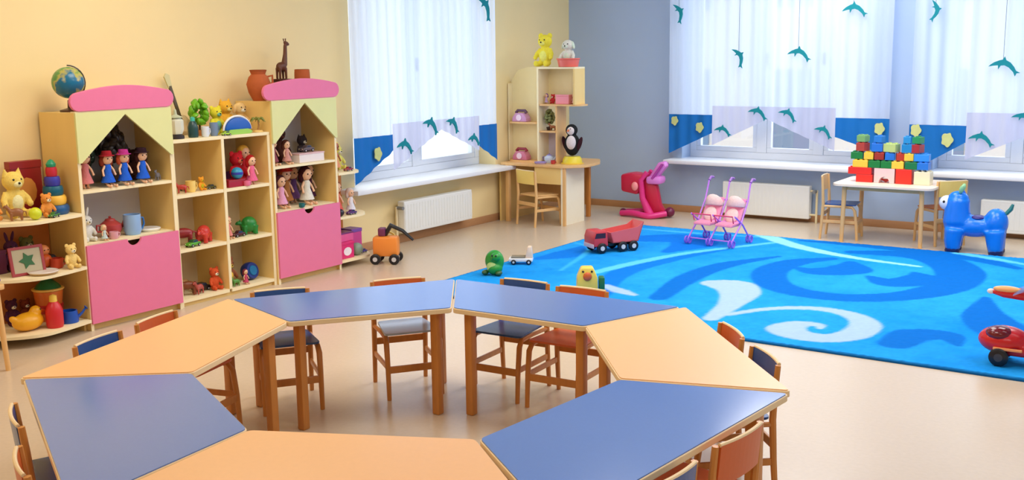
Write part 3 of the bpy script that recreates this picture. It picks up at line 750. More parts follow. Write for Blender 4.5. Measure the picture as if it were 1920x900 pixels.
def wheels(t, L, W, r, xs, col=(24, 22, 26), hub=(210, 210, 210)):
    for x in xs:
        for s_ in (-1, 1):
            w_ = G().lathe([(0, -r*.35), (r*.8, -r*.35), (r, -r*.22), (r, r*.22), (r*.8, r*.35), (0, r*.35)], (x, s_*W/2, r), rot=(RX, 0, 0)).out('wheel', pm(col), t)
            G().lathe([(0, -r*.4), (r*.45, -r*.4), (r*.45, r*.4), (0, r*.4)], (x, s_*W/2, r), seg=12, rot=(RX, 0, 0)).out('hub', pm(hub), w_)
def toy_car(label, loc, L, col, rz=0, cabin=None, name='toy_car', hub=(210, 210, 210), group=None):
    """length along local X, front at -X"""
    t = thing(name, label, 'toy car', loc, rz, group); W = L*.46; H = L*.36; r = L*.1
    P = [(-.5, .10), (-.5, .2), (-.44, .25), (-.2, .28), (-.1, .28), (.3, .28), (.46, .26), (.5, .2), (.5, .1)]
    G().prism([(a*L, b*L) for a, b in P], -W/2, W/2, 'y', L*.025).out('body', pm(col), t, smooth=True)
    Q = [(-.2, .26), (-.08, .42), (.2, .42), (.33, .26)]
    G().prism([(a*L, b*L) for a, b in Q], -W*.41, W*.41, 'y', L*.02).out('cabin', pm(cabin or col), t, smooth=True)
    Q = [(-.165, .28), (-.07, .395), (.185, .395), (.275, .28)]
    G().prism([(a*L, b*L) for a, b in Q], -W*.42-.0006, W*.42+.0006, 'y').out('windows', pm((40, 60, 84), .15), t, smooth=False)
    wheels(t, L, W, r, (-L*.3, L*.3), hub=hub)
    G().ell((-L*.5, -W*.32, L*.2), (L*.015, L*.04, L*.03), seg=10).ell((-L*.5, W*.32, L*.2), (L*.015, L*.04, L*.03), seg=10).out('headlights', pm((250, 244, 200)), t)
    return t
def dump_truck(label, loc, L, rz, cab_c, bed_c, cat='toy truck', name='toy_truck', tilt=.35):
    t = thing(name, label, cat, loc, rz); W = L*.42; r = L*.10
    G().box(-L*.46, L*.46, -W*.3, W*.3, r*1.1, r*1.7, .003).out('chassis', BLACK, t)
    G().prism([(-L*.5, r*1.3), (-L*.5, L*.30), (-L*.46, L*.42), (-L*.22, L*.42), (-L*.2, r*1.3)], -W/2, W/2, 'y', L*.02).out('cab', pm(cab_c), t)
    G().prism([(-L*.485, L*.29), (-L*.455, L*.385), (-L*.26, L*.385), (-L*.26, L*.29)], -W/2-.001, W/2+.001, 'y').out('windows', pm((60, 30, 34), .15), t, smooth=False)
    G().box(-L*.515, -L*.49, -W*.46, W*.46, r*1.0, r*1.8, .003).out('bumper', pm((214, 190, 196)), t)
    g = G(); z0 = r*1.8; A = [(-L*.10, z0), (L*.44, z0), (L*.56, z0+L*.36), (L*.42, z0+L*.27), (-L*.16, z0+L*.20)]
    for a, b in ((-W/2, -W/2+.008), (W/2-.008, W/2)): g.prism(A, a, b, 'y')
    for p, q in zip(A[:2]+[A[0]], A[1:3]+[A[4]]):
        d = Vector((q[0]-p[0], q[1]-p[1])).normalized(); n_ = (-d.y*.008, d.x*.008) if q != A[4] else (d.y*.008, -d.x*.008)
        g.prism([p, q, (q[0]+n_[0], q[1]+n_[1]), (p[0]+n_[0], p[1]+n_[1])], -W/2, W/2, 'y')
    g.out('tipping_bed', pm(bed_c), t, smooth=False)
    wheels(t, L, W, r, (-L*.34, L*.1, L*.33))
    return t
def ball(label, loc, r, col, name='ball', col2=None, group=None):
    t = thing(name, label, 'ball', loc, 0, group); G().ell((0, 0, r), r, seg=22).out('shell', pm(col), t)
    if col2:
        G().lathe([(r*1.0, r*.8), (r*1.015, r), (r*1.0, r*1.2)], seg=24).out('band', pm(col2), t)
    return t
def mug(label, loc, r, h, col, name='mug', cat='cup', rz=RX, inner=None):
    t = thing(name, label, cat, loc, rz)
    G().lathe([(0, 0), (r*.8, 0), (r, h*.2), (r, h), (r*.9, h), (r*.88, h*.15), (0, h*.12)]).out('bowl', pm(col), t)
    G().tube([(r*.95, 0, h*.8), (r*1.5, 0, h*.75), (r*1.6, 0, h*.45), (r*1.3, 0, h*.22), (r*.95, 0, h*.22)], r*.12, 8).out('handle', pm(inner or col), t)
    return t
def teapot(label, loc, r, col, rz=RX, lid=None):
    t = thing('toy_teapot', label, 'toy teapot', loc, rz)
    G().lathe([(0, 0), (r*.6, 0), (r, r*.6), (r*.95, r*1.1), (r*.5, r*1.45), (0, r*1.5)]).out('pot', pm(col), t)
    G().lathe([(0, r*1.45), (r*.5, r*1.44), (r*.4, r*1.6), (r*.1, r*1.68), (r*.14, r*1.8), (0, r*1.88)]).out('lid', pm(lid or col), t)
    G().tube([(r*.8, 0, r*.6), (r*1.25, 0, r*.8), (r*1.5, 0, r*1.3)], [r*.22, r*.15, r*.1], 8).out('spout', pm(col), t)
    G().tube([(-r*.85, 0, r*1.1), (-r*1.4, 0, r*1.15), (-r*1.45, 0, r*.6), (-r*.85, 0, r*.5)], r*.1, 8).out('handle', pm(lid or col), t)
def quad(label, loc, L, col, rz, name='toy_animal', cat='toy animal', mane=None, neck=.5, fat=1, snout=.5, horn=None, group=None, tail=True):
    """four-legged toy, head at -X"""
    t = thing(name, label, cat, loc, rz, group); b = G(); H = L*.75
    b.ell((0, 0, H*.55), (L*.34, L*.15*fat, L*.17*fat))
    for x in (-.22, .22):
        for s_ in (-1, 1): b.tube([(L*x, s_*L*.08*fat, H*.5), (L*x*1.05, s_*L*.09*fat, H*.25), (L*x*1.0, s_*L*.09*fat, H*.03)], [L*.075*fat, L*.05*fat, L*.055*fat], 10)
    hx, hz = -L*.40, H*(.7+neck*.45)
    b.tube([(-L*.22, 0, H*.6), (-L*.32, 0, H*(.62+neck*.25)), (hx, 0, hz)], [L*.12*fat, L*.09, L*.085], 10)
    b.ell((hx-L*.04, 0, hz), (L*.12, L*.09, L*.09)).ell((hx-L*.04-L*.12*snout, 0, hz-L*.03), (L*.09, L*.06, L*.055))
    b.out('body', pm(col), t, remesh=max(.003, L*.025))
    for s_ in (-1, 1): G().cyl((hx+L*.02, s_*L*.05, hz+L*.06), (hx+L*.03, s_*L*.07, hz+L*.15), L*.03, L*.004, 8).out('ear', pm(col), t)
    G().ell((hx-L*.1, -L*.07, hz+L*.025), L*.016, seg=8).ell((hx-L*.1, L*.07, hz+L*.025), L*.016, seg=8).out('eyes', EYE, t)
    if mane: G().tube([(hx, 0, hz+L*.09), (hx+L*.08, 0, hz), (-L*.2, 0, H*.72)], [L*.05, L*.06, L*.04], 8).out('mane', pm(mane), t)
    if tail: G().tube([(L*.32, 0, H*.6), (L*.42, 0, H*.55), (L*.45, 0, H*.3)], [L*.025, L*.035, L*.015], 8).out('tail', pm(mane or col), t)
    return t
def box_toy(label, loc, w_, d, h, col, rz=RX, name='toy_box', cat='box', lid=None, pat=None, tilt=0):
    t = thing(name, label, cat, loc, rz); t.rotation_euler = (tilt, 0, rz)
    G().box(-w_/2, w_/2, -d/2, d/2, 0, h*.86, .003).out('body', pm(col), t, smooth=False)
    G().box(-w_/2-.003, w_/2+.003, -d/2-.003, d/2+.003, h*.86, h, .002).out('lid', pm(lid or col), t, smooth=False)
    if pat: G().prism([(w_*.3*math.cos(k*PI/6), h*.43+h*.26*math.sin(k*PI/6)) for k in range(12)], -d/2-.002, -d/2+.001, 'y').out('picture', pm(pat), t, smooth=False)
    return t
def bowl_fruit(label, loc, r, col):
    t = thing('toy_bowl', label, 'bowl', loc); G().lathe([(0, 0), (r*.5, 0), (r, r*.6), (r*.94, r*.6), (r*.45, r*.08), (0, r*.08)]).out('bowl', pm(col), t)
    G().lathe([(r*.98, r*.56), (r*1.04, r*.6), (r*.98, r*.64), (r*.93, r*.6)]).out('rim', pm((250, 230, 120)), t)

# ---- left corner shelf, top board (z .735)
T0 = .736
stacker('stacking pyramid with blue base and green tip on the left corner shelf', (-5.86, 3.70, T0), [(24, 84, 140), (250, 196, 70), (12, 96, 120), (60, 60, 170), (200, 40, 60)], .085, .33)
box_toy('dark red picture box standing at the back of the left corner shelf', (-6.02, 3.62, T0), .2, .05, .32, (150, 36, 34), pat=(226, 150, 70))
plush('tall cream yellow plush animal on the left corner shelf', (-5.93, 3.49, T0), .30, (244, 210, 110), kind='cat', belly=(250, 236, 180))
plush('small orange bear beside the stacking pyramid', (-5.78, 3.60, T0), .15, (232, 150, 70))
ball('lime yellow ball at the front of the left corner shelf', (-5.74, 3.50, T0), .036, (210, 220, 40))
quad('brown toy animal at the front left of the corner shelf', (-5.80, 3.42, T0), .12, (150, 96, 60), RX-.5, fat=1.2)
plush('orange plush head at the far left of the corner shelf', (-5.92, 3.34, T0), .17, (236, 160, 84), kind='dog')
toy_car('small dark green toy car beside the stacking pyramid', (-5.73, 3.61, T0), .075, (60, 120, 50), RX+.4)
# ---- left corner shelf, middle board (z .41)
T1 = .411
def framed(label, loc, w_, h, rz, tilt):
    t = thing('picture_puzzle', label, 'puzzle', loc, rz); t.rotation_euler = (tilt, 0, rz)
    g = G(); f = .016
    g.box(-w_/2, w_/2, -.006, .006, 0, f).box(-w_/2, w_/2, -.006, .006, h-f, h).box(-w_/2, -w_/2+f, -.006, .006, f, h-f).box(w_/2-f, w_/2, -.006, .006, f, h-f)
    g.out('frame', pm((168, 64, 66)), t, smooth=False)
    G().box(-w_/2+f, w_/2-f, -.002, .006, f, h-f).out('board', pm((196, 184, 150)), t, smooth=False)
    G().prism([(.05*math.cos(k*PI/5)*(1 if k % 2 else .5), h/2+.05*math.sin(k*PI/5)*(1 if k % 2 else .55)) for k in range(10)], -.006, -.001, 'y').out('motif', pm((60, 110, 60)), t, smooth=False)
framed('picture puzzle in a red frame leaning on the left corner shelf', (-5.79, 3.46, T1), .2, .17, RX-.12, -.2)
def tumbler(label, loc, h, c1, c2):
    t = thing('roly_poly_toy', label, 'toy', loc, RX)
    G().ell((0, 0, h*.3), (h*.3, h*.3, h*.3)).out('body', pm(c1), t); G().ell((0, 0, h*.72), (h*.22, h*.2, h*.22)).out('head', pm(c2), t)
    eyes(t, h*.08, -h*.19, h*.75, h*.025)
tumbler('orange roly-poly toy on the left corner middle shelf', (-5.90, 3.63, T1), .15, (226, 100, 40), (240, 150, 90))
plush('cream bear figure on the middle board of the left corner shelf', (-5.75, 3.71, T1), .16, (250, 210, 130), kind='bear')
mug('red and orange toy pot on the left corner middle shelf', (-5.84, 3.67, T1), .038, .06, (206, 70, 44), 'toy_pot', 'toy pot')
def tray(label, loc, r, col, rim, name='toy_tray', cat='tray', rz=0):
    t = thing(name, label, cat, loc, rz); G().lathe([(0, 0), (r*.85, 0), (r, .014), (r*.94, .014), (r*.82, .005), (0, .005)]).out('dish', pm(col), t)
    G().lathe([(r*.98, .012), (r*1.02, .016), (r*.98, .02), (r*.93, .016)]).out('rim', pm(rim), t)
tray('flat tan toy tray at the front of the left middle shelf', (-5.745, 3.52, T1), .085, (198, 164, 110), (220, 210, 200))
toy_car('dark brown toy car at the back of the left middle shelf', (-5.98, 3.70, T1), .15, (66, 36, 34), RX)
plush('dark plum plush animal at the back of the left middle shelf', (-6.0, 3.48, T1), .2, (90, 50, 80), kind='bunny')
# ---- left corner shelf, bottom board (z .075)
T2 = .076
def bird_boat(label, loc, L, col, rz):
    t = thing('toy_duck', label, 'toy', loc, rz); b = G(); b.ell((0, 0, L*.26), (L*.46, L*.3, L*.26)).ell((L*.4, 0, L*.38), (L*.16, L*.1, L*.1), (0, -.6, 0)).ell((-L*.25, 0, L*.5), (L*.17, L*.16, L*.17))
    b.out('body', pm(col), t, remesh=.006); G().cyl((-L*.38, 0, L*.48), (-L*.54, 0, L*.46), L*.07, L*.03).out('beak', pm((230, 90, 30)), t)
    G().ell((-L*.33, -L*.12, L*.56), L*.025, seg=8).ell((-L*.33, L*.12, L*.56), L*.025, seg=8).out('eyes', EYE, t)
bird_boat('yellow toy duck on the bottom board of the left corner shelf', (-5.82, 3.44, T2), .21, (244, 176, 30), RX+PI)
def bottle(label, loc, r, h, col, cap, name='toy_bottle'):
    t = thing(name, label, 'toy bottle', loc, RX); G().lathe([(0, 0), (r*.9, 0), (r, h*.1), (r, h*.5), (r*.75, h*.68), (r*.4, h*.8), (0, h*.8)]).out('body', pm(col), t)
    G().lathe([(0, h*.78), (r*.46, h*.78), (r*.42, h*.95), (0, h)]).out('cap', pm(cap), t)
bottle('red toy bottle with a yellow cap on the bottom left shelf', (-5.76, 3.575, T2), .05, .2, (206, 36, 44), (250, 210, 90))
def watering_can(label, loc, r, col, rz):
    t = thing('toy_watering_can', label, 'watering can', loc, rz)
    G().lathe([(0, 0), (r, 0), (r*1.05, r*.3), (r*.9, r*1.4), (r*.8, r*1.4), (r*.9, r*.1), (0, r*.1)]).out('tank', pm(col), t)
    G().tube([(r*.85, 0, r*.4), (r*1.5, 0, r*.9), (r*1.9, 0, r*1.4)], [r*.2, r*.15, r*.13], 8).ell((r*1.95, 0, r*1.47), (r*.1, r*.28, r*.28), (0, -.6, 0)).out('spout', pm(col), t)
    G().tube([(-r*.85, 0, r*1.2), (-r*1.4, 0, r*1.2), (-r*1.4, 0, r*.5), (-r*.95, 0, r*.4)], r*.1, 8).out('handle', pm(col), t)
watering_can('blue toy watering can on the bottom left shelf', (-5.79, 3.69, T2), .052, (20, 80, 180), RX-.3)
def bucket(label, loc, r, h, col, rim, inside):
    t = thing('toy_bucket', label, 'bucket', loc, RX)
    G().lathe([(0, 0), (r*.72, 0), (r, h), (r*.92, h), (r*.66, h*.08), (0, h*.08)]).out('pail', pm(col), t)
    G().lathe([(r*.98, h*.93), (r*1.07, h*.96), (r*1.07, h), (r*.94, h*1.01)]).out('rim', pm(rim), t)
    G().lathe([(0, h*1.3), (r*.3, h*1.27), (r*.75, h*1.1), (r*.93, h*.98), (0, h*.98)]).out('lid', pm(inside), t)
    G().lathe([(r*.80, h*.25), (r*.885, h*.27), (r*.935, h*.5), (r*.86, h*.52)]).out('band', pm((196, 40, 40)), t)
bucket('striped orange toy bucket with a green lid on the bottom left shelf', (-5.95, 3.665, T2), .088, .2, (230, 120, 50), (246, 200, 100), (20, 110, 60))
plush('dark purple plush toy behind the yellow duck', (-6.02, 3.46, T2), .17, (80, 40, 60), kind='bear')
# ---- blue toy on a stool at the far left
def stool():
    t = thing('wooden_stool', 'wooden stool at the left picture edge carrying blue toys', 'stool', (-5.50, 2.90, 0))
    G().prism(round_poly([(-.16, -.18), (.14, -.18), (.14, .17), (-.16, .17)], .04), .45, .475, 'z', .003).out('seat', WOODL, t)
    for a in (-1, 1):
        for b in (-1, 1): G().cyl((a*.12-.01, b*.15, 0), (a*.11-.01, b*.13, .45), .013, .017).out('leg', WOODL, t)
stool()
box_toy('blue toy chest with a green lid on the stool at the left edge', (-5.52, 2.97, .476), .14, .12, .16, (20, 70, 190), lid=(20, 120, 60))
toy_car('violet toy car at the left picture edge on the stool', (-5.42, 3.0, .476), .12, (110, 80, 190), RX+.2, cabin=(210, 80, 110))
# ---- cabinet one, gabled compartment (z .865)
C1 = .866
doll('doll in a pink dress at the left of the gabled shelf of the left cabinet', (-5.84, 3.91, C1), .24, (90, 40, 30), (220, 130, 130))
for i, (y, hc, hat, lb) in enumerate([(4.035, (140, 60, 40), (170, 40, 50), 'blue-clothed doll with red hat, left of three in the left cabinet'), (4.155, (200, 90, 60), (190, 60, 140), 'blue-clothed doll with violet hat, middle of three in the left cabinet'), (4.29, (60, 30, 30), (50, 30, 40), 'blue-clothed doll with dark hat, right of three in the left cabinet')]):
    doll(lb, (-5.79, y, C1), .22, hc, (44, 100, 214), hat=hat, sit=True, group='seated blue dolls in the gabled compartment')
def bush(label, loc, h, col, stem=(90, 60, 40), pot=(60, 40, 30)):
    t = thing('toy_tree', label, 'toy plant', loc, RX)
    G().lathe([(0, 0), (h*.12, 0), (h*.16, h*.16), (h*.13, h*.16), (0, h*.13)]).out('pot', pm(pot), t)
    G().tube([(0, 0, h*.1), (.005, 0, h*.5)], h*.03, 8).out('stem', pm(stem), t)
    random.seed(int(h*1000)); g = G()
    for k in range(60):
        a = random.random()*2*PI; z = h*(.35+.6*random.random()); rr = h*.21*math.sin(PI*min(1, (z/h-.25)/.78))
        g.ell((rr*math.cos(a), rr*math.sin(a), z), (h*.10, h*.055, h*.085), (random.random()*2, random.random()*2, a), seg=8)
    g.out('foliage', pm(col), t)
bush('dark green bushy toy tree at the back of the left cabinet', (-5.985, 3.98, C1), .33, (38, 56, 38))
bush('near-black toy tree in the middle back of the left cabinet', (-5.985, 4.20, C1), .38, (48, 40, 36))
quad('small grey toy dog at the right of the gabled shelf', (-5.80, 4.41, C1), .09, (110, 110, 120), RX+.6)
# ---- cabinet one, middle compartment (z .535)
C1B = .536
plush('white plush bunny in the left cabinet above the pink door', (-5.86, 3.90, C1B), .18, (232, 232, 226), kind='bunny')
teapot('red toy teapot in the left cabinet', (-5.90, 4.10, C1B), .07, (186, 66, 66))
mug('pale pink toy cup in the left cabinet', (-5.80, 4.05, C1B), .028, .045, (230, 170, 180))
mug('blue and white toy jug in the left cabinet', (-5.84, 4.22, C1B), .055, .13, (150, 190, 236), 'toy_jug', 'jug', inner=(40, 110, 180))
tray('white toy plate at the right of the left cabinet', (-5.87, 4.37, C1B), .07, (238, 238, 236), (250, 250, 250), 'toy_plate', 'plate')
doll('small blonde doll lying flat between cups in the left cabinet', (-5.795, 3.98, C1B), .1, (210, 190, 150), (200, 220, 220), sit=True)
# ---- globe on cabinet one
def globe():
    t = thing('globe', 'globe on a stand on top of the left pink cabinet', 'globe', (-5.92, 3.90, 1.336), RX-.6)
    m = bpy.data.materials.new('globe_map'); m.use_nodes = True; nt = m.node_tree; b = nt.nodes['Principled BSDF']; b.inputs['Roughness'].default_value = .25
    n = nt.nodes.new('ShaderNodeTexNoise'); n.inputs['Scale'].default_value = 9; n.inputs['Detail'].default_value = 3
    tc = nt.nodes.new('ShaderNodeTexCoord'); nt.links.new(tc.outputs['Object'], n.inputs[0])
    cr = nt.nodes.new('ShaderNodeValToRGB'); e = cr.color_ramp.elements; e[0].position = .47; e[0].color = rgb((20, 110, 150)); e[1].position = .53; e[1].color = rgb((190, 180, 90))
    x = cr.color_ramp.elements.new(.6); x.color = rgb((90, 150, 80)); nt.links.new(n.outputs[0], cr.inputs[0]); nt.links.new(cr.outputs[0], b.inputs['Base Color'])
    G().ell((0, 0, .175), .095, seg=32).out('sphere', m, t)
    P = [(.104*math.cos(a)*math.cos(.4)-.0, 0, .175+.104*math.sin(a)) for a in [(-PI/2+PI*i/14) for i in range(15)]]
    G().tube(P, .005, 6).out('meridian', pm((60, 50, 40)), t)
    G().lathe([(0, 0), (.06, 0), (.06, .01), (.015, .022), (.012, .07), (0, .07)]).out('base', pm((70, 40, 30)), t)
globe()
# ---- pots and giraffe on cabinet two
TERRA = mat('terracotta', (186, 98, 56), .8, .2, noise=.12, nscale=30)
def pot(name, label, loc, prof, handles=0):
    t = thing(name, label, 'pot', loc); G().lathe(prof, seg=28).out('body', TERRA, t)
    R_ = max(p[0] for p in prof); zt = prof[-3][1]
    G().lathe([(prof[-3][0], zt-.012), (prof[-3][0]+.008, zt-.008), (prof[-3][0]+.008, zt+.002), (prof[-3][0]-.004, zt+.003)], seg=28).out('rim', mat('terracotta_dark', (140, 74, 40), .8, .2, noise=.1), t)
    for s_ in range(handles):
        a = PI*s_+.9; c, d = math.cos(a), math.sin(a)
        G().tube([(c*.06, d*.06, .17), (c*.1, d*.1, .18), (c*.1, d*.1, .13), (c*.075, d*.075, .11)], .008, 8).out('handle', TERRA, t)
pot('clay_jug', 'tall clay jug at the left on top of the right pink cabinet', (-5.92, 5.43, 1.336), [(0, 0), (.045, 0), (.075, .06), (.088, .12), (.07, .17), (.05, .19), (.062, .22), (.052, .22), (.03, .19), (0, .1)], 1)
pot('clay_pot', 'small clay pot at the right on top of the right pink cabinet', (-5.92, 5.87, 1.336), [(0, 0), (.035, 0), (.06, .12), (.058, .19), (.056, .215), (.046, .215), (.044, .15), (0, .1)])
def giraffe_fig():
    t = thing('wooden_giraffe', 'dark carved giraffe figure on a black plinth above the right cabinet', 'figurine', (-5.92, 5.66, 1.336), RX)
    DW = mat('dark_carved_wood', (96, 52, 30), .45, .4, noise=.2, nscale=40)
    G().lathe([(0, 0), (.06, 0), (.07, .13), (.075, .135), (.075, .15), (0, .155)]).out('base', pm((70, 30, 24)), t)
    b = G(); b.ell((0, 0, .24), (.045, .03, .035)); b.tube([(.03, 0, .25), (.045, 0, .33), (.05, 0, .40)], [.024, .016, .013], 10).ell((.062, 0, .41), (.03, .014, .015), (0, .4, 0))
    for x in (-.028, .028):
        for y in (-.016, .016): b.tube([(x, y, .23), (x*1.1, y, .15)], [.012, .009], 8)
    b.out('body', DW, t, remesh=.005)
    for y in (-.008, .008): G().cyl((.048, y, .42), (.044, y*1.4, .445), .003, .005, 6).out('horn', DW, t)
giraffe_fig()
# ---- cube shelf top (z 1.12)
Q = 1.121
def castle():
    t = thing('toy_lantern', 'white and green toy lantern at the left on the cube shelf', 'toy', (-5.85, 4.62, Q), RX)
    G().lathe([(0, 0), (.05, 0), (.05, .02), (.03, .03), (0, .03)]).out('base', DARK, t)
    G().lathe([(0, .03), (.038, .03), (.05, .06), (.05, .12), (.03, .14), (0, .14)], seg=8).out('body', pm((226, 226, 206)), t)
    G().lathe([(0, .2), (.008, .19), (.012, .16), (.05, .14), (0, .138)], seg=8).out('roof', pm((190, 200, 170)), t)
castle()
def guitar():
    t = thing('toy_guitar', 'toy guitar leaning on the wall above the cube shelf', 'toy guitar', (-6.03, 4.83, Q), RX); t.rotation_euler = (-.12, -.22, RX)
    g = G(); pts = []
    for k in range(40):
        a = 2*PI*k/40; rr = .07*(1+.22*math.cos(2*a))*(.92 if math.sin(a) > 0 else 1.08); pts.append((rr*math.cos(a)*.8, .09+rr*math.sin(a)))
    g.prism(pts, -.015, .015, 'y').out('body', pm((230, 200, 150)), t, smooth=False)
    G().box(-.011, .011, -.022, -.008, .10, .35, .002).out('neck', pm((80, 66, 40)), t, smooth=False)
    G().prism([(-.014, .34), (.014, .34), (.022, .42), (0, .44), (-.022, .42)], -.02, -.008, 'y').out('headstock', pm((206, 196, 140)), t, smooth=False)
    G().lathe([(0, -.018), (.02, -.018), (.02, -.016), (0, -.016)], (0, 0, .11), rot=(RX, 0, 0)).out('sound_hole', DARK, t)
guitar()
bottle('teal and dark toy bottle on the cube shelf top', (-5.84, 4.75, Q), .035, .14, (30, 70, 70), (70, 190, 170))
mug('white toy vase on the cube shelf top', (-5.80, 4.82, Q), .026, .07, (226, 232, 240), 'toy_vase', 'vase')
mug('grey blue toy cup on the cube shelf top', (-5.82, 4.91, Q), .028, .09, (120, 140, 170))
bush('bright green round toy tree on the cube shelf top', (-5.93, 4.88, Q), .25, (110, 180, 30), pot=(180, 110, 50))
plush('yellow green plush toy on the cube shelf top', (-5.90, 5.0, Q), .21, (230, 216, 60), kind='bear', belly=(120, 190, 160))
plush('orange yellow plush animal behind the blue arch', (-5.96, 5.14, Q), .25, (244, 180, 60), kind='cat', belly=(250, 214, 120))
plush('pale peach plush toy at the back right of the cube shelf', (-5.97, 5.28, Q), .23, (246, 206, 140), kind='dog')
def arch_toy():
    t = thing('arch_rattle', 'blue half-moon toy on a green base on the cube shelf', 'toy', (-5.80, 5.10, Q), RX); n = 16
    A = [(.115*math.cos(PI*i/n), .03+.085*math.sin(PI*i/n)) for i in range(n+1)]
    G().prism(A, -.02, .02, 'y', .004).out('half_moon', pm((20, 90, 180)), t)
    B = [(.122*math.cos(PI*i/n), .03+.094*math.sin(PI*i/n)) for i in range(n+1)]
    G().tube([(a, 0, b) for a, b in B], .008, 8).out('rim', pm((240, 236, 226)), t)
    G().prism([(-.1, 0), (.1, 0), (.12, .014), (.08, .034), (-.08, .034), (-.12, .014)], -.025, .025, 'y').out('base', pm((160, 210, 90)), t, smooth=False)
arch_toy()
def palm():
    t = thing('toy_palm', 'small toy palm at the right end of the cube shelf top', 'toy plant', (-5.80, 5.29, Q), RX)
    G().lathe([(0, 0), (.04, 0), (.03, .014), (0, .018)]).out('island', pm((230, 190, 110)), t)
    G().tube([(0, 0, .01), (.01, 0, .05), (.004, 0, .09)], [.008, .006, .005], 8).out('trunk', pm((170, 120, 60)), t)
    for k in range(6):
        a = k*PI/3; G().tube([(.004, 0, .09), (.035*math.cos(a), .035*math.sin(a), .1), (.06*math.cos(a), .06*math.sin(a), .07)], [.006, .009, .001], 6).out('frond', pm((120, 130, 50)), t)
palm()
toy_car('tiny lime toy car before the blue half-moon toy', (-5.765, 4.97, Q), .07, (170, 210, 60), RX-.2)
# ---- cube compartments
K0, K1, K2 = .756, .391, .051
quad('red toy dinosaur in the top left compartment', (-5.83, 4.62, K0), .1, (190, 60, 50), RX-.7, tail=True)
mug('yellow toy mug in the top left compartment', (-5.84, 4.70, K0), .034, .075, (250, 214, 120))
plush('small orange and yellow bear in the top left compartment', (-5.84, 4.79, K0), .1, (236, 160, 50), belly=(190, 180, 40))
toy_car('dark olive toy car in the top left compartment', (-5.85, 4.875, K0), .075, (80, 84, 50), RX)
plush('purple plush toy at the back of the top right compartment', (-6.02, 5.03, K0), .27, (90, 70, 130), kind='bear')
ball('teal ball in the heap of the top right compartment', (-5.80, 5.075, K0+.05), .042, (40, 150, 190), col2=(50, 60, 170))
box_toy('crimson toy purse under the teal ball', (-5.82, 5.05, K0), .15, .09, .05, (170, 30, 50))
plush('red plush with orange belly in the top right compartment', (-5.90, 5.16, K0), .25, (206, 40, 50), kind='bear', belly=(230, 120, 90))
doll('red-haired doll in a pink dress in the top right compartment', (-5.79, 5.20, K0), .21, (170, 30, 30), (236, 110, 150))
doll('little doll with yellow hair at the right of the top right compartment', (-5.92, 5.255, K0), .27, (244, 190, 80), (220, 60, 70))
mug('pink toy cup at the front of the top right compartment', (-5.765, 5.13, K0), .024, .035, (240, 120, 160))
quad('dark red toy dinosaur in the middle left compartment', (-5.88, 4.64, K1), .21, (150, 36, 40), RX-.4, neck=.9, cat='toy dinosaur', name='toy_dinosaur')
toy_car('green toy car at the front of the middle left compartment', (-5.80, 4.655, K1), .11, (90, 170, 50), RX+.2, cabin=(40, 90, 60))
quad('red toy crab-like animal in the middle left compartment', (-5.86, 4.80, K1), .17, (206, 60, 50), RX+.5, neck=-.2, fat=1.8, name='toy_crab')
doll('pale pink figure in the middle right compartment', (-5.84, 5.0, K1), .16, (190, 110, 90), (226, 140, 130), sit=True)
toy_car('dark plum toy car in the middle right compartment', (-5.84, 5.09, K1), .1, (80, 30, 40), RX)
quad('green toy frog in the middle right compartment', (-5.86, 5.21, K1), .17, (30, 130, 50), RX-.5, neck=-.1, fat=2, name='toy_frog', tail=False)
quad('brown toy horse in the bottom left compartment', (-5.85, 4.63, K2), .17, (130, 66, 36), RX-.5, mane=(60, 30, 20), name='toy_horse')
quad('reddish toy horse beside a brown one in the bottom left compartment', (-5.82, 4.70, K2), .12, (180, 80, 70), RX+.3, mane=(90, 40, 30), name='toy_horse')
toy_car('dark grey toy cart in the bottom left compartment', (-5.90, 4.78, K2), .13, (60, 54, 50), RX)
plush('orange red plush lion in the bottom left compartment', (-5.84, 4.85, K2), .17, (216, 90, 50))
plush('brown and yellow bear in the bottom right compartment', (-5.88, 5.01, K2), .21, (150, 90, 60), belly=(240, 200, 80))
quad('green toy dragon at the front of the bottom right compartment', (-5.79, 5.0, K2), .09, (90, 150, 60), RX, name='toy_dragon')
doll('small doll in a rose dress in the bottom right compartment', (-5.79, 5.09, K2), .11, (120, 50, 60), (200, 80, 110), sit=True)
def disc(label, loc, r, c1, c2):
    t = thing('toy_drum', label, 'toy drum', loc, RX); t.rotation_euler = (-.25, 0, RX+.1)
    G().lathe([(0, -.035), (r*.9, -.035), (r, -.02), (r, .02), (r*.9, .035), (0, .035)], (0, 0, r), rot=(RX, 0, 0)).out('drum', pm(c1), t)
    G().lathe([(0, -.038), (r*.55, -.042), (r*.6, -.03), (0, -.03)], (0, 0, r), rot=(-RX, 0, 0)).out('skin', pm(c2), t)
    G().lathe([(0, .038), (r*.55, .042), (r*.6, .03), (0, .03)], (0, 0, r), rot=(RX, 0, 0)).out('skin', pm(c2), t)
disc('blue round toy drum in the bottom right compartment', (-5.87, 5.215, K2), .064, (20, 50, 130), (50, 160, 220))
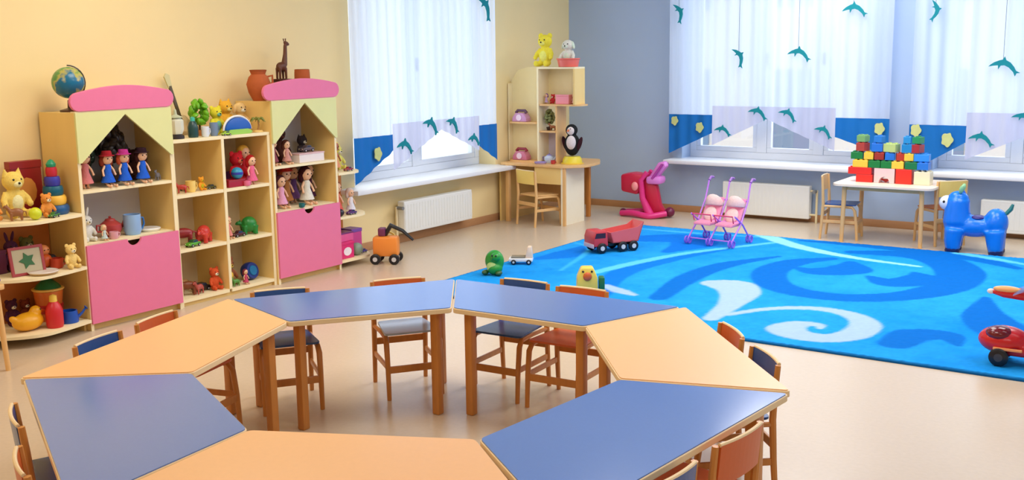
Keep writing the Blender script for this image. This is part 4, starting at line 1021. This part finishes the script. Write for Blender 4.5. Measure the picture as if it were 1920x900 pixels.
# ---- cabinet two
plush('brown furry bear lying in the gabled shelf of the right cabinet', (-5.96, 5.62, C1), .30, (70, 34, 26), kind='bear', belly=(90, 50, 40))
doll('dark-haired small doll at the left of the right cabinet gable', (-5.83, 5.45, C1), .20, (70, 36, 34), (150, 80, 90), sit=True)
doll('doll with light brown hair in the right cabinet gable', (-5.81, 5.565, C1), .18, (90, 50, 40), (210, 150, 140), sit=True)
box_toy('white and pink toy cot in the right cabinet gable', (-5.82, 5.78, C1), .26, .11, .07, (238, 226, 222), name='toy_cot', cat='toy cot', lid=(230, 190, 190))
toy_car('grey toy car on the white cot in the right cabinet', (-5.84, 5.80, C1+.071), .12, (96, 80, 84), RX)
C2B = .536
doll('tall doll in a grey green dress at the left of the right cabinet', (-5.93, 5.45, C2B), .31, (110, 90, 100), (140, 150, 130))
doll('seated doll in pink at the front of the right cabinet', (-5.865, 5.54, C2B), .25, (80, 40, 50), (236, 170, 200), sit=True)
doll('orange-haired doll in a brown dress in the right cabinet', (-5.94, 5.66, C2B), .30, (190, 90, 40), (170, 110, 60), hat=(200, 50, 40))
doll('dark-haired doll in a white dress in the right cabinet', (-5.85, 5.79, C2B), .29, (60, 24, 30), (226, 222, 206), sit=True)
doll('doll in a dark plum dress at the right of the right cabinet', (-5.96, 5.92, C2B), .30, (50, 24, 40), (70, 36, 60))
mug('teal toy cup at the front of the right cabinet', (-5.765, 5.65, C2B), .022, .03, (20, 110, 110))
# ---- right end shelf
R0, R1, R2 = .757, .411, .066
doll('yellow-haired doll with a brown face on the right end shelf', (-5.85, 6.11, R0), .24, (246, 214, 70), (236, 160, 120), skin=(170, 90, 60))
plush('yellow green plush on top of the right end shelf', (-5.93, 6.22, R0), .21, (226, 214, 110), kind='cat')
toy_car('crimson toy car on top of the right end shelf', (-5.775, 6.18, R0), .08, (150, 36, 60), RX)
doll('doll in a red dress on the middle of the right end shelf', (-5.86, 6.12, R1), .27, (150, 50, 50), (226, 100, 90))
doll('doll in white on the middle of the right end shelf', (-5.84, 6.26, R1), .2, (220, 200, 190), (236, 230, 236))
toy_car('violet toy car on the middle of the right end shelf', (-5.77, 6.19, R1), .09, (90, 50, 120), RX)
ball('black ball at the front of the right end shelf', (-5.765, 6.06, R1), .03, (36, 30, 40))
box_toy('hot pink toy box with white spots on the low end shelf', (-5.84, 6.13, R2), .15, .14, .13, (226, 50, 120), pat=(250, 240, 246))
box_toy('pink and violet toy box on top of another on the low end shelf', (-5.86, 6.15, R2+.131), .17, .12, .07, (230, 100, 160), lid=(120, 50, 120), name='toy_box')
ball('grey green ball beside pink boxes on the low end shelf', (-5.81, 6.28, R2), .05, (140, 160, 140))
toy_car('violet blue toy car at the end of the low end shelf', (-5.84, 6.38, R2), .08, (70, 50, 150), RX)
def orange_truck():
    t = thing('ride_on_tractor', 'orange toy tractor with black wheels on the floor by the end shelf', 'toy tractor', (-5.60, 6.40, 0), .5, s=.85)
    G().box(-.12, .12, -.07, .07, .07, .26, .025).out('body', pm((250, 150, 60)), t)
    G().lathe([(.075, -.012), (.09, -.012), (.09, .012), (.075, .012), (.075, -.012)], (.0, .085, .2), rot=(RX, 0, 0)).out('ring', pm((240, 210, 110)), t)
    wheels(t, .26, .17, .05, (-.09, .09))
    G().tube([(-.02, 0, .25), (.05, 0, .36), (.16, 0, .31), (.26, 0, .22)], [.022, .026, .018, .012], 8).out('boom', BLACK, t)
    G().box(-.07, .0, -.045, .045, .26, .34, .015).out('seat', pm((120, 50, 90)), t)
orange_truck()

plush('dark brown plush bear at the back right of the left cabinet gable', (-5.985, 4.37, C1), .22, (70, 40, 34))
doll('dark-skinned doll in a grey dress between red-hatted dolls of the left cabinet', (-5.89, 4.095, C1), .2, (40, 26, 26), (90, 90, 110), skin=(150, 90, 60))
teapot('small rose toy teapot at the back of the left cabinet', (-6.02, 3.96, C1B), .042, (206, 120, 126))
mug('white toy cup beside the blue and white jug', (-5.98, 4.30, C1B), .04, .08, (234, 234, 230))
plush('olive green plush toy at the back right of the middle left board', (-6.03, 3.60, T1), .2, (110, 110, 60))
box_toy('plum coloured toy box on the middle left corner board', (-5.99, 3.36, T1), .12, .08, .14, (110, 50, 80))
plush('rust brown plush bear at the back of the bottom left board', (-6.04, 3.56, T2), .15, (130, 60, 40))
doll('doll in a lilac dress beside the brown furry bear of the right cabinet', (-5.97, 5.44, C1), .2, (60, 30, 30), (170, 140, 180))
plush('charcoal plush cat on the right of the right cabinet gable', (-5.99, 5.90, C1), .2, (70, 60, 62), kind='cat')
doll('ginger doll in a violet dress at the back of the right cabinet', (-6.0, 5.795, C2B), .29, (170, 80, 40), (130, 90, 150))
plush('grey plush bunny between dolls of the right cabinet', (-6.02, 5.555, C2B), .21, (150, 140, 140), kind='bunny')
doll('doll with maroon hair on top board of the right end shelf', (-6.02, 6.13, R0), .22, (120, 40, 50), (236, 120, 140))
plush('pink plush bunny on the middle of the right end shelf', (-6.02, 6.12, R1), .24, (236, 130, 160), kind='bunny')
box_toy('magenta toy suitcase with violet lid on the low end shelf', (-5.93, 6.35, R2), .12, .12, .2, (214, 70, 150), lid=(130, 80, 170))
box_toy('crimson toy box at the back of the low end shelf', (-6.01, 6.13, R2), .14, .1, .22, (190, 40, 80))
plush('violet plush toy at the back of the low end shelf', (-6.02, 6.28, R2), .22, (120, 70, 150))
mug('purple toy pot at the back of the top right compartment', (-6.0, 5.19, K0), .04, .08, (120, 60, 130), 'toy_pot', 'toy pot')
toy_car('orange toy car in the top left compartment', (-5.93, 4.74, K0), .1, (230, 130, 50), RX)
quad('tan toy camel at the back of the bottom left compartment', (-5.98, 4.70, K2), .15, (196, 150, 96), RX+.4, name='toy_camel')
mug('lime toy pot at the back of the middle right compartment', (-5.98, 5.08, K1), .04, .08, (200, 190, 150), 'toy_pot', 'toy pot')

# ---- corner desk shelf
def phone(label, loc, rz=0, c=(206, 150, 196), top=(100, 66, 96)):
    t = thing('toy_phone', label, 'toy phone', loc, rz)
    G().prism([(-.085, 0), (.085, 0), (.08, .04), (.045, .085), (-.045, .085), (-.08, .04)], -.045, .045, 'y', .006).out('body', pm(c), t)
    G().tube([(-.06, 0, .085), (-.045, 0, .108), (.045, 0, .108), (.06, 0, .085)], [.018, .014, .014, .018], 8).out('receiver', pm(top), t)
    G().lathe([(0, .04), (.03, .04), (.03, .052), (0, .052)], (0, 0, .04), rot=(RX, 0, 0)).out('dial', pm((240, 214, 236)), t)
phone('lilac toy telephone on the upper left board of the desk shelf', (-5.93, 8.87, .982))
phone('rose toy telephone with red receiver low on the corner desk', (-5.93, 8.87, .602), c=(206, 120, 150), top=(150, 40, 60))
D0 = 1.517
plush('bright yellow plush toy on top of the desk shelf', (-5.66, 8.90, D0), .34, (250, 224, 70), 0, 'bear', belly=(246, 236, 120))
def basket(label, loc, r, h, col):
    t = thing('basket', label, 'basket', loc); G().lathe([(0, 0), (r*.85, 0), (r, h), (r*.94, h), (r*.8, .008), (0, .008)]).out('body', pm(col), t)
    G().lathe([(r*.97, h-.01), (r*1.05, h-.004), (r*1.05, h+.006), (r*.93, h+.004)]).out('rim', pm(col), t)
basket('coral red basket on top of the desk shelf', (-5.40, 8.90, D0), .11, .075, (232, 110, 96))
plush('white plush animal sitting in the coral basket', (-5.40, 8.90, D0+.01), .27, (226, 222, 206), 0, 'dog', belly=(214, 226, 200))
D1 = 1.161
plush('red toy figure on the right board of the desk shelf', (-5.57, 8.89, D1), .10, (190, 50, 50), 0)
box_toy('pink toy handbag on the right board of the desk shelf', (-5.44, 8.88, D1), .15, .07, .09, (244, 150, 160), 0, 'toy_handbag', 'toy bag')
doll('tiny violet doll at the left of the desk shelf board', (-5.64, 8.88, D1), .1, (120, 80, 140), (200, 170, 210), 0)
doll('blonde toy doll at the right end of the desk shelf board', (-5.33, 8.88, D1), .10, (220, 180, 110), (240, 190, 170), 0)
D2 = .902
bush('olive green toy bush in the desk shelf compartment', (-5.62, 8.90, D2), .2, (124, 130, 74))
quad('brown toy horse in the desk shelf compartment', (-5.555, 8.86, D2), .09, (150, 84, 40), .3, name='toy_horse')
D3 = .586
def kettle():
    teapot('white and violet toy teapot on the corner desk', (-5.60, 8.86, D3), .05, (206, 220, 240), 0, (150, 140, 210))
kettle()
mug('red toy cup at the front of the corner desk', (-5.50, 8.77, D3), .022, .035, (190, 60, 60), rz=0)
tray('violet toy saucer at the front of the corner desk', (-5.62, 8.73, D3), .06, (186, 168, 210), (150, 130, 190), 'toy_saucer', 'saucer')
def penguin():
    t = thing('plush_bird', 'black and white plush bird on a yellow bowl on the corner desk', 'soft toy', (-5.36, 8.90, D3+.075))
    b = G(); b.ell((0, 0, .11), (.08, .07, .11)).ell((0, -.01, .25), (.06, .058, .058)); b.out('body', fab((40, 40, 40)), t, remesh=.006)
    G().ell((.015, -.045, .13), (.05, .04, .07)).ell((.01, -.048, .245), (.04, .025, .04)).out('belly', fab((226, 214, 210)), t)
    G().cyl((0, -.06, .25), (0, -.1, .245), .014, .003).out('beak', pm((220, 110, 50)), t)
    for s_ in (-1, 1): G().ell((s_*.085, 0, .12), (.015, .035, .07), (0, s_*.3, 0)).out('wing', fab((60, 30, 36)), t)
    eyes(t, .02, -.066, .265, .006)
penguin()
def ybowl():
    t = thing('toy_basin', 'upturned yellow basin on the corner desk', 'basin', (-5.36, 8.90, D3))
    G().lathe([(0, .07), (.075, .07), (.09, .05), (.1, .0), (.092, 0), (.08, .045), (0, .06)]).out('bowl', pm((226, 204, 40)), t)
    G().lathe([(.1, 0), (.112, 0), (.112, .008), (.1, .01)]).out('rim', pm((240, 200, 60)), t)
ybowl()

# ---- bricks on the small table
def brick(label, x, y, z, w_, d, h, col, rz=0, name='building_brick'):
    t = thing(name, label, 'building brick', (x, y, z), rz+(((x*37) % 1)-.5)*.7*(z > BZ+.15), None)
    G().box(-w_/2, w_/2, -d/2, d/2, 0, h, .003).out('block', pm(col), t, smooth=False)
    nx = max(1, round(w_/.05)); ny = max(1, round(d/.05)); k = 0
    g = G()
    for i in range(nx):
        for j in range(ny): g.cyl(((i-(nx-1)/2)*w_/nx, (j-(ny-1)/2)*d/ny, h), ((i-(nx-1)/2)*w_/nx, (j-(ny-1)/2)*d/ny, h+.008), .014, seg=12)
    g.out('studs', pm(col), t)
    return t
BZ = .513; RED = (226, 44, 38); GRN = (24, 128, 60); YEL = (250, 206, 70); BLU = (36, 120, 214); CRM = (244, 232, 190)
brick('lower red brick at the left end of the brick row', -2.66, 9.36, BZ, .14, .12, .065, RED)
brick('upper red brick sticking out over the left end of the row', -2.70, 9.36, BZ+.066, .20, .12, .06, RED)
def arch_brick():
    t = thing('arch_brick', 'pink and white arch brick in the middle of the row', 'building brick', (-2.49, 9.36, BZ))
    pts = [(-.085, 0), (-.045, 0)]+[(-.045*math.cos(PI*i/8), .055*math.sin(PI*i/8)) for i in range(1, 8)]+[(.045, 0), (.085, 0), (.085, .125), (-.085, .125)]
    G().prism(pts, -.06, .06, 'y').out('arch', pm((250, 206, 206)), t, smooth=False)
    G().prism([(-.06, .03), (.06, .03), (0, .0)][::-1], .0, .01, 'y').out('infill', pm((190, 40, 40)), t, smooth=False)
arch_brick()
brick('tall red brick at the right of the pink arch', -2.33, 9.36, BZ, .13, .12, .125, (236, 50, 36))
brick('cream brick at the right end of the row', -2.18, 9.36, BZ, .13, .12, .11, (240, 230, 196))
BR = [(-2.70, .06, YEL, .13, 'yellow brick on the left red bricks'), (-2.58, .06, GRN, .10, 'green brick left of centre on the row'), (-2.48, .06, GRN, .09, 'second green brick left of centre, over the arch'), (-2.385, .06, YEL, .10, 'yellow brick right of centre over the arch'), (-2.275, .06, (20, 120, 70), .10, 'dark green brick on the tall red brick'), (-2.18, .06, BLU, .09, 'blue brick on the cream end brick')]
for (x, h, c, w_, lb) in BR: brick(lb, x, 9.36, BZ+(.126 if x < -2.24 else .126), w_, .11, .06, c)
BR2 = [(-2.74, GRN, .1, 'sea green brick high at the left of the pile'), (-2.635, YEL, .08, 'small yellow brick in the upper left of the pile'), (-2.55, (170, 50, 40), .08, 'dark red brick in the upper middle of the pile'), (-2.465, BLU, .08, 'royal blue brick in the upper middle of the pile'), (-2.38, (196, 60, 40), .07, 'brick red block in the upper middle, beside yellow'), (-2.305, YEL, .075, 'yellow block in the upper right of the pile'), (-2.20, (50, 150, 240), .12, 'sky blue block at the upper right of the pile')]
for (x, c, w_, lb) in BR2: brick(lb, x, 9.37, BZ+.195, w_, .1, .06, c)
BR3 = [(-2.70, (190, 70, 60), .08, 'rusty red block standing on the sea green brick'), (-2.575, BLU, .09, 'bright blue block near the top left of the pile'), (-2.455, (196, 214, 130), .11, 'pale lime block at the top middle of the pile'), (-2.33, (30, 140, 200), .08, 'turquoise blue block near the top right'), (-2.24, (176, 50, 56), .07, 'crimson block near the top right')]
for (x, c, w_, lb) in BR3: brick(lb, x, 9.37, BZ+.264, w_, .09, .07, c)
BR4 = [(-2.70, (130, 180, 110), .08, 'leaf green block topping the left of the pile'), (-2.56, (40, 130, 210), .07, 'blue block topping the pile left of centre'), (-2.33, (40, 150, 210), .06, 'azure block topping the right of the pile'), (-2.24, (40, 150, 90), .07, 'emerald block topping the far right of the pile')]
for (x, c, w_, lb) in BR4: brick(lb, x, 9.37, BZ+.343, w_, .08, .055, c)

# ---- blue inflatable riding animal
def hopper():
    t = thing('ride_on_animal', 'blue inflatable ride-on animal with a white face at the carpet edge', 'riding toy', (-1.73, 9.20, 0), .1, s=.86)
    b = G()
    b.ell((0, 0, .25), (.20, .12, .105)).ell((-.15, 0, .27), (.12, .12, .15)).ell((.19, 0, .29), (.11, .125, .14))
    b.tube([(-.15, 0, .28), (-.155, 0, .4), (-.15, 0, .50)], [.13, .115, .105], 16).ell((-.15, 0, .505), (.095, .085, .075))
    for x in (-.16, .19):
        for s_ in (-1, 1): b.tube([(x, s_*.07, .22), (x+(-.01 if x < 0 else .01), s_*.085, .1), (x+(-.005 if x < 0 else .02), s_*.09, .03)], [.095, .078, .068], 12)
    b.out('body', mat('blue_inflatable', (16, 124, 228), .25, .5, noise=.1, nscale=8), t, remesh=.013)
    g = G(); g.ell((-.245, 0, .46), (.075, .062, .072)); g.out('face', mat('white_vinyl', (232, 236, 246), .3, .5, noise=.02), t)
    G().ell((-.27, -.052, .475), .013, seg=10).ell((-.27, .052, .475), .013, seg=10).out('eyes', EYE, t)
    for s_ in (-1, 1): G().ell((-.12, s_*.06, .60), (.022, .018, .045), (s_*-.2, .3, 0)).out('ear', mat('mint_vinyl', (150, 205, 150), .3, .5, noise=.04), t)
    G().tube([(-.12, 0, .58), (-.08, 0, .5), (-.06, 0, .40)], [.02, .025, .015], 8).out('mane', pm((20, 100, 200)), t)
    for x in (-.17, .21):
        for s_ in (-1, 1): G().lathe([(0, 0), (.062, 0), (.068, .02), (.062, .045), (0, .05)], (x, s_*.09, 0)).out('hoof', pm((12, 30, 90)), t)
    G().ell((.03, 0, .335), (.07, .09, .022)).out('saddle', pm((50, 34, 120)), t)
    G().tube([(.27, 0, .38), (.31, 0, .43), (.325, 0, .475)], [.018, .02, .012], 8).out('tail', pm((40, 120, 116)), t)
hopper()

# ---- pink doll high chair / rocker
def doll_chair():
    t = thing('doll_chair', 'magenta doll high chair with hood by the blue wall', 'doll furniture', (-4.92, 9.56, 0), .12)
    MG = pm((226, 50, 130)); RD = pm((200, 26, 66)); LP = pm((226, 130, 214))
    G().tube(smooth_path([(-.24, .0, .03), (-.1, -.05, .045), (.05, -.09, .03), (.12, -.08, .03), (.24, 0, .05)], 5), .03, 10).out('foot_rail', MG, t)
    G().tube(smooth_path([(-.24, .12, .03), (0, .2, .04), (.24, .12, .05)], 5), .028, 10).out('foot_rail', MG, t)
    G().ell((-.24, .05, .04), (.035, .04, .035)).ell((.26, .05, .06), (.05, .05, .05)).out('wheels', pm((110, 20, 60)), t)
    G().prism([(.00, .03), (.24, .03), (.17, .14), (.13, .33), (.03, .38), (-.03, .36), (.02, .18)], .0, .09, 'y', .015).out('column', RD, t)
    G().tube([(.08, -.03, .03), (.0, -.035, .2), (-.02, -.03, .38), (.04, -.02, .46)], [.045, .03, .028, .025], 10).out('side_stay', MG, t)
    G().tube([(.08, .13, .03), (.0, .13, .2), (-.02, .13, .38), (.04, .12, .46)], [.045, .03, .028, .025], 10).out('side_stay', MG, t)
    g = G(); g.prism([(-.23, .26), (-.05, .23), (.0, .36), (.02, .43), (-.12, .45), (-.235, .43)], -.05, .15, 'y', .025); g.out('seat_tub', RD, t)
    G().ell((-.07, -.07, .32), (.035, .02, .045)).out('tray_knob', pm((250, 150, 150)), t)
    G().box(.03, .19, -.04, .14, .34, .42, .03).out('back_box', LP, t)
    G().prism([(.03, .38), (.10, .36), (.23, .52), (.21, .57), (.15, .56)], .0, .1, 'y', .012).out('handle_shell', LP, t)
    G().tube([(.10, -.035, .40), (.2, -.035, .54), (.2, .135, .54), (.1, .135, .4)], .014, 8).out('handle', pm((180, 60, 160)), t)
doll_chair()

# ---- twin doll stroller
def stroller():
    t = thing('doll_stroller', 'pink and violet twin doll stroller on the far carpet edge', 'doll stroller', (-3.64, 8.47, CZ), -.08, s=.86)
    VI = mat('violet_tube', (196, 120, 226), .3, .5, noise=.05); PF = fab((250, 150, 180)); PF2 = fab((252, 206, 200))
    for x in (-.24, 0, .24):
        G().tube([(x, -.18, .05), (x, .02, .22), (x*.98, .16, .42), (x*.96, .22, .60)], .0085, 8).out('push_tube', VI, t)
        G().tube([(x, .20, .05), (x, .05, .20), (x, -.12, .30)], .0085, 8).out('leg_tube', VI, t)
        G().tube([(x*.96, .22, .60), (x*.96, .26, .63), (x*.96, .31, .62)], .014, 8).out('handle', pm((150, 100, 180)), t)
        for y in (-.18, .20):
            for dx in (-.018, .018):
                G().lathe([(.028, -.006), (.038, -.006), (.038, .006), (.028, .006), (.028, -.006)], (x+dx, y, .04), seg=18, rot=(0, RX, 0)).cyl((x+dx-.002, y-.03, .04), (x+dx-.002, y+.03, .04), .003, seg=6).cyl((x+dx, y, .012), (x+dx, y, .068), .003, seg=6).out('wheel', pm((160, 110, 230)), t)
    G().tube([(-.24, .02, .22), (.24, .02, .22)], .007, 8).tube([(-.24, .165, .42), (.24, .165, .42)], .007, 8).tube([(-.24, -.17, .06), (.24, -.17, .06)], .007, 8).out('cross_bar', VI, t)
    for x in (-.12, .12):
        g = G(); g.prism([(-.13, .19), (-.12, .215), (.03, .225), (.17, .44), (.19, .44), (.05, .19)], x-.095, x+.095, 'x', .008); s_ = g.out('seat', PF, t)
        G().ell((x, .05, .28), (.07, .03, .08), (-.5, 0, 0)).out('cushion', PF2, s_)
        G().tube([(x-.095, -.1, .23), (x-.1, -.13, .30), (x+.1, -.13, .30), (x+.095, -.1, .23)], .007, 8).out('bumper_bar', pm((230, 70, 110)), t)
        g = G(); vs = []; fs = []; n = 8
        for i in range(n+1):
            a = .1+1.25*i/n
            for j in range(n+1):
                b = PI*j/n; vs.append((x-math.cos(b)*.1, .15-math.sin(b)*math.sin(a)*.03-.16*math.cos(a)*math.sin(b)*.6, .36+math.sin(b)*.1*math.sin(a)*1.0+.02*i/n))
        for i in range(n):
            for j in range(n): k = i*(n+1)+j; fs.append((k, k+1, k+n+2, k+n+1))
        g._add(vs, fs); o = g.out('hood', PF2, t); md = o.modifiers.new('thick', 'SOLIDIFY'); md.thickness = .004
stroller()

# ---- toys on the carpet
dump_truck('red toy dump truck on the far left part of the blue carpet', (-4.26, 7.72, CZ), .44, 1.0, (206, 60, 66), (226, 100, 100))
def white_toy():
    t = thing('toy_iron', 'small white and brown toy vehicle on the left carpet edge', 'toy', (-4.60, 6.86, CZ), .5)
    G().box(-.10, .09, -.05, .05, .02, .05, .01).out('base', pm((236, 236, 236)), t); G().box(-.08, .03, -.04, .04, .05, .062, .004).out('bed', pm((140, 130, 110)), t)
    G().prism([(.03, .05), (.09, .05), (.08, .14), (.05, .14)], -.035, .035, 'y', .006).out('cab', pm((250, 220, 190)), t)
    wheels(t, .2, .1, .02, (-.06, .06))
white_toy()
def frog():
    t = thing('green_toy_figure', 'green toy turtle figure on the left corner of the carpet', 'toy animal', (-4.55, 6.42, CZ), .2)
    b = G(); b.ell((0, 0, .10), (.075, .06, .085)).ell((.01, -.02, .05), (.06, .06, .05)).ell((.03, -.05, .14), (.035, .035, .035)); b.out('body', pm((40, 150, 50)), t, remesh=.006)
    G().ell((.0, -.045, .06), (.045, .03, .045)).out('belly', pm((190, 220, 130)), t); eyes(t, .0, -.0, .0, .001)
    G().ell((.015, -.078, .155), .007, seg=8).ell((.045, -.078, .155), .007, seg=8).out('eyes', EYE, t)
    for s_ in (-1, 1): G().ell((s_*.055, -.05, .02), (.025, .035, .02)).out('foot', pm((50, 90, 40)), t)
frog()
def yellow_toy():
    t = thing('toy_robot', 'yellow toy with a red face behind the back blue table', 'toy', (-3.62, 6.20, CZ), .6)
    G().prism([(-.075, 0), (.075, 0), (.07, .12), (.04, .19), (-.04, .19), (-.07, .12)], -.05, .05, 'y', .012).out('body', pm((248, 214, 90)), t)
    G().ell((0, -.052, .13), (.03, .015, .03)).out('nose', pm((214, 96, 40)), t)
    G().ell((-.03, -.05, .165), .008, seg=8).ell((.03, -.05, .165), .008, seg=8).out('eyes', EYE, t)
    G().box(.08, .12, -.04, .04, .02, .12, .01).out('pack', pm((30, 110, 60)), t)
yellow_toy()

# ---- red ride-on car with a plane-shaped handle at the right edge
def rider():
    t = thing('push_car', 'red ride-on car with blue post and wing-shaped handlebar at the right edge', 'riding toy', (-.83, 5.93, CZ), .02)
    RP = pm((206, 32, 36), .25)
    b = G(); b.ell((-.10, 0, .12), (.13, .10, .075)).ell((.13, 0, .12), (.13, .10, .07)).box(-.15, .2, -.075, .075, .05, .12, .02)
    b.out('body', RP, t, remesh=.008)
    G().ell((-.12, -.03, .16), (.07, .07, .04)).out('windscreen', pm((110, 16, 26), .15), t)
    G().box(-.14, .0, -.104, -.09, .085, .10, .004).out('stripe', pm((250, 160, 100)), t, smooth=False)
    wheels(t, .4, .19, .048, (-.11, .13), hub=(60, 60, 66))
    G().tube([(.03, 0, .14), (.05, 0, .3), (.08, 0, .46)], [.02, .016, .016], 10).out('post', pm((20, 80, 190)), t)
    g = G(); g.tube([(-.17, 0, .372), (-.12, 0, .375), (-.02, 0, .37), (.2, 0, .35)], [.012, .03, .032, .028], 12); g.out('handlebar', RP, t)
    G().ell((-.10, -.01, .392), (.07, .025, .018)).out('grip', pm((250, 176, 110)), t)
    G().ell((-.18, 0, .372), (.02, .014, .014)).out('tip', pm((236, 226, 230)), t)
    g = G(); vs = []; fs = []; n = 10
    for i in range(n+1):
        for j in range(n+1): vs.append((-.06+.26*i/n, -.10+.2*j/n, .38+.13*math.sin(PI*.5*i/n)*(1-(2*j/n-1)**2*.35)))
    for i in range(n):
        for j in range(n): k = i*(n+1)+j; fs.append((k, k+1, k+n+2, k+n+1))
    g._add(vs, fs); o = g.out('windshield', CLEAR, t); md = o.modifiers.new('thick', 'SOLIDIFY'); md.thickness = .004
rider()
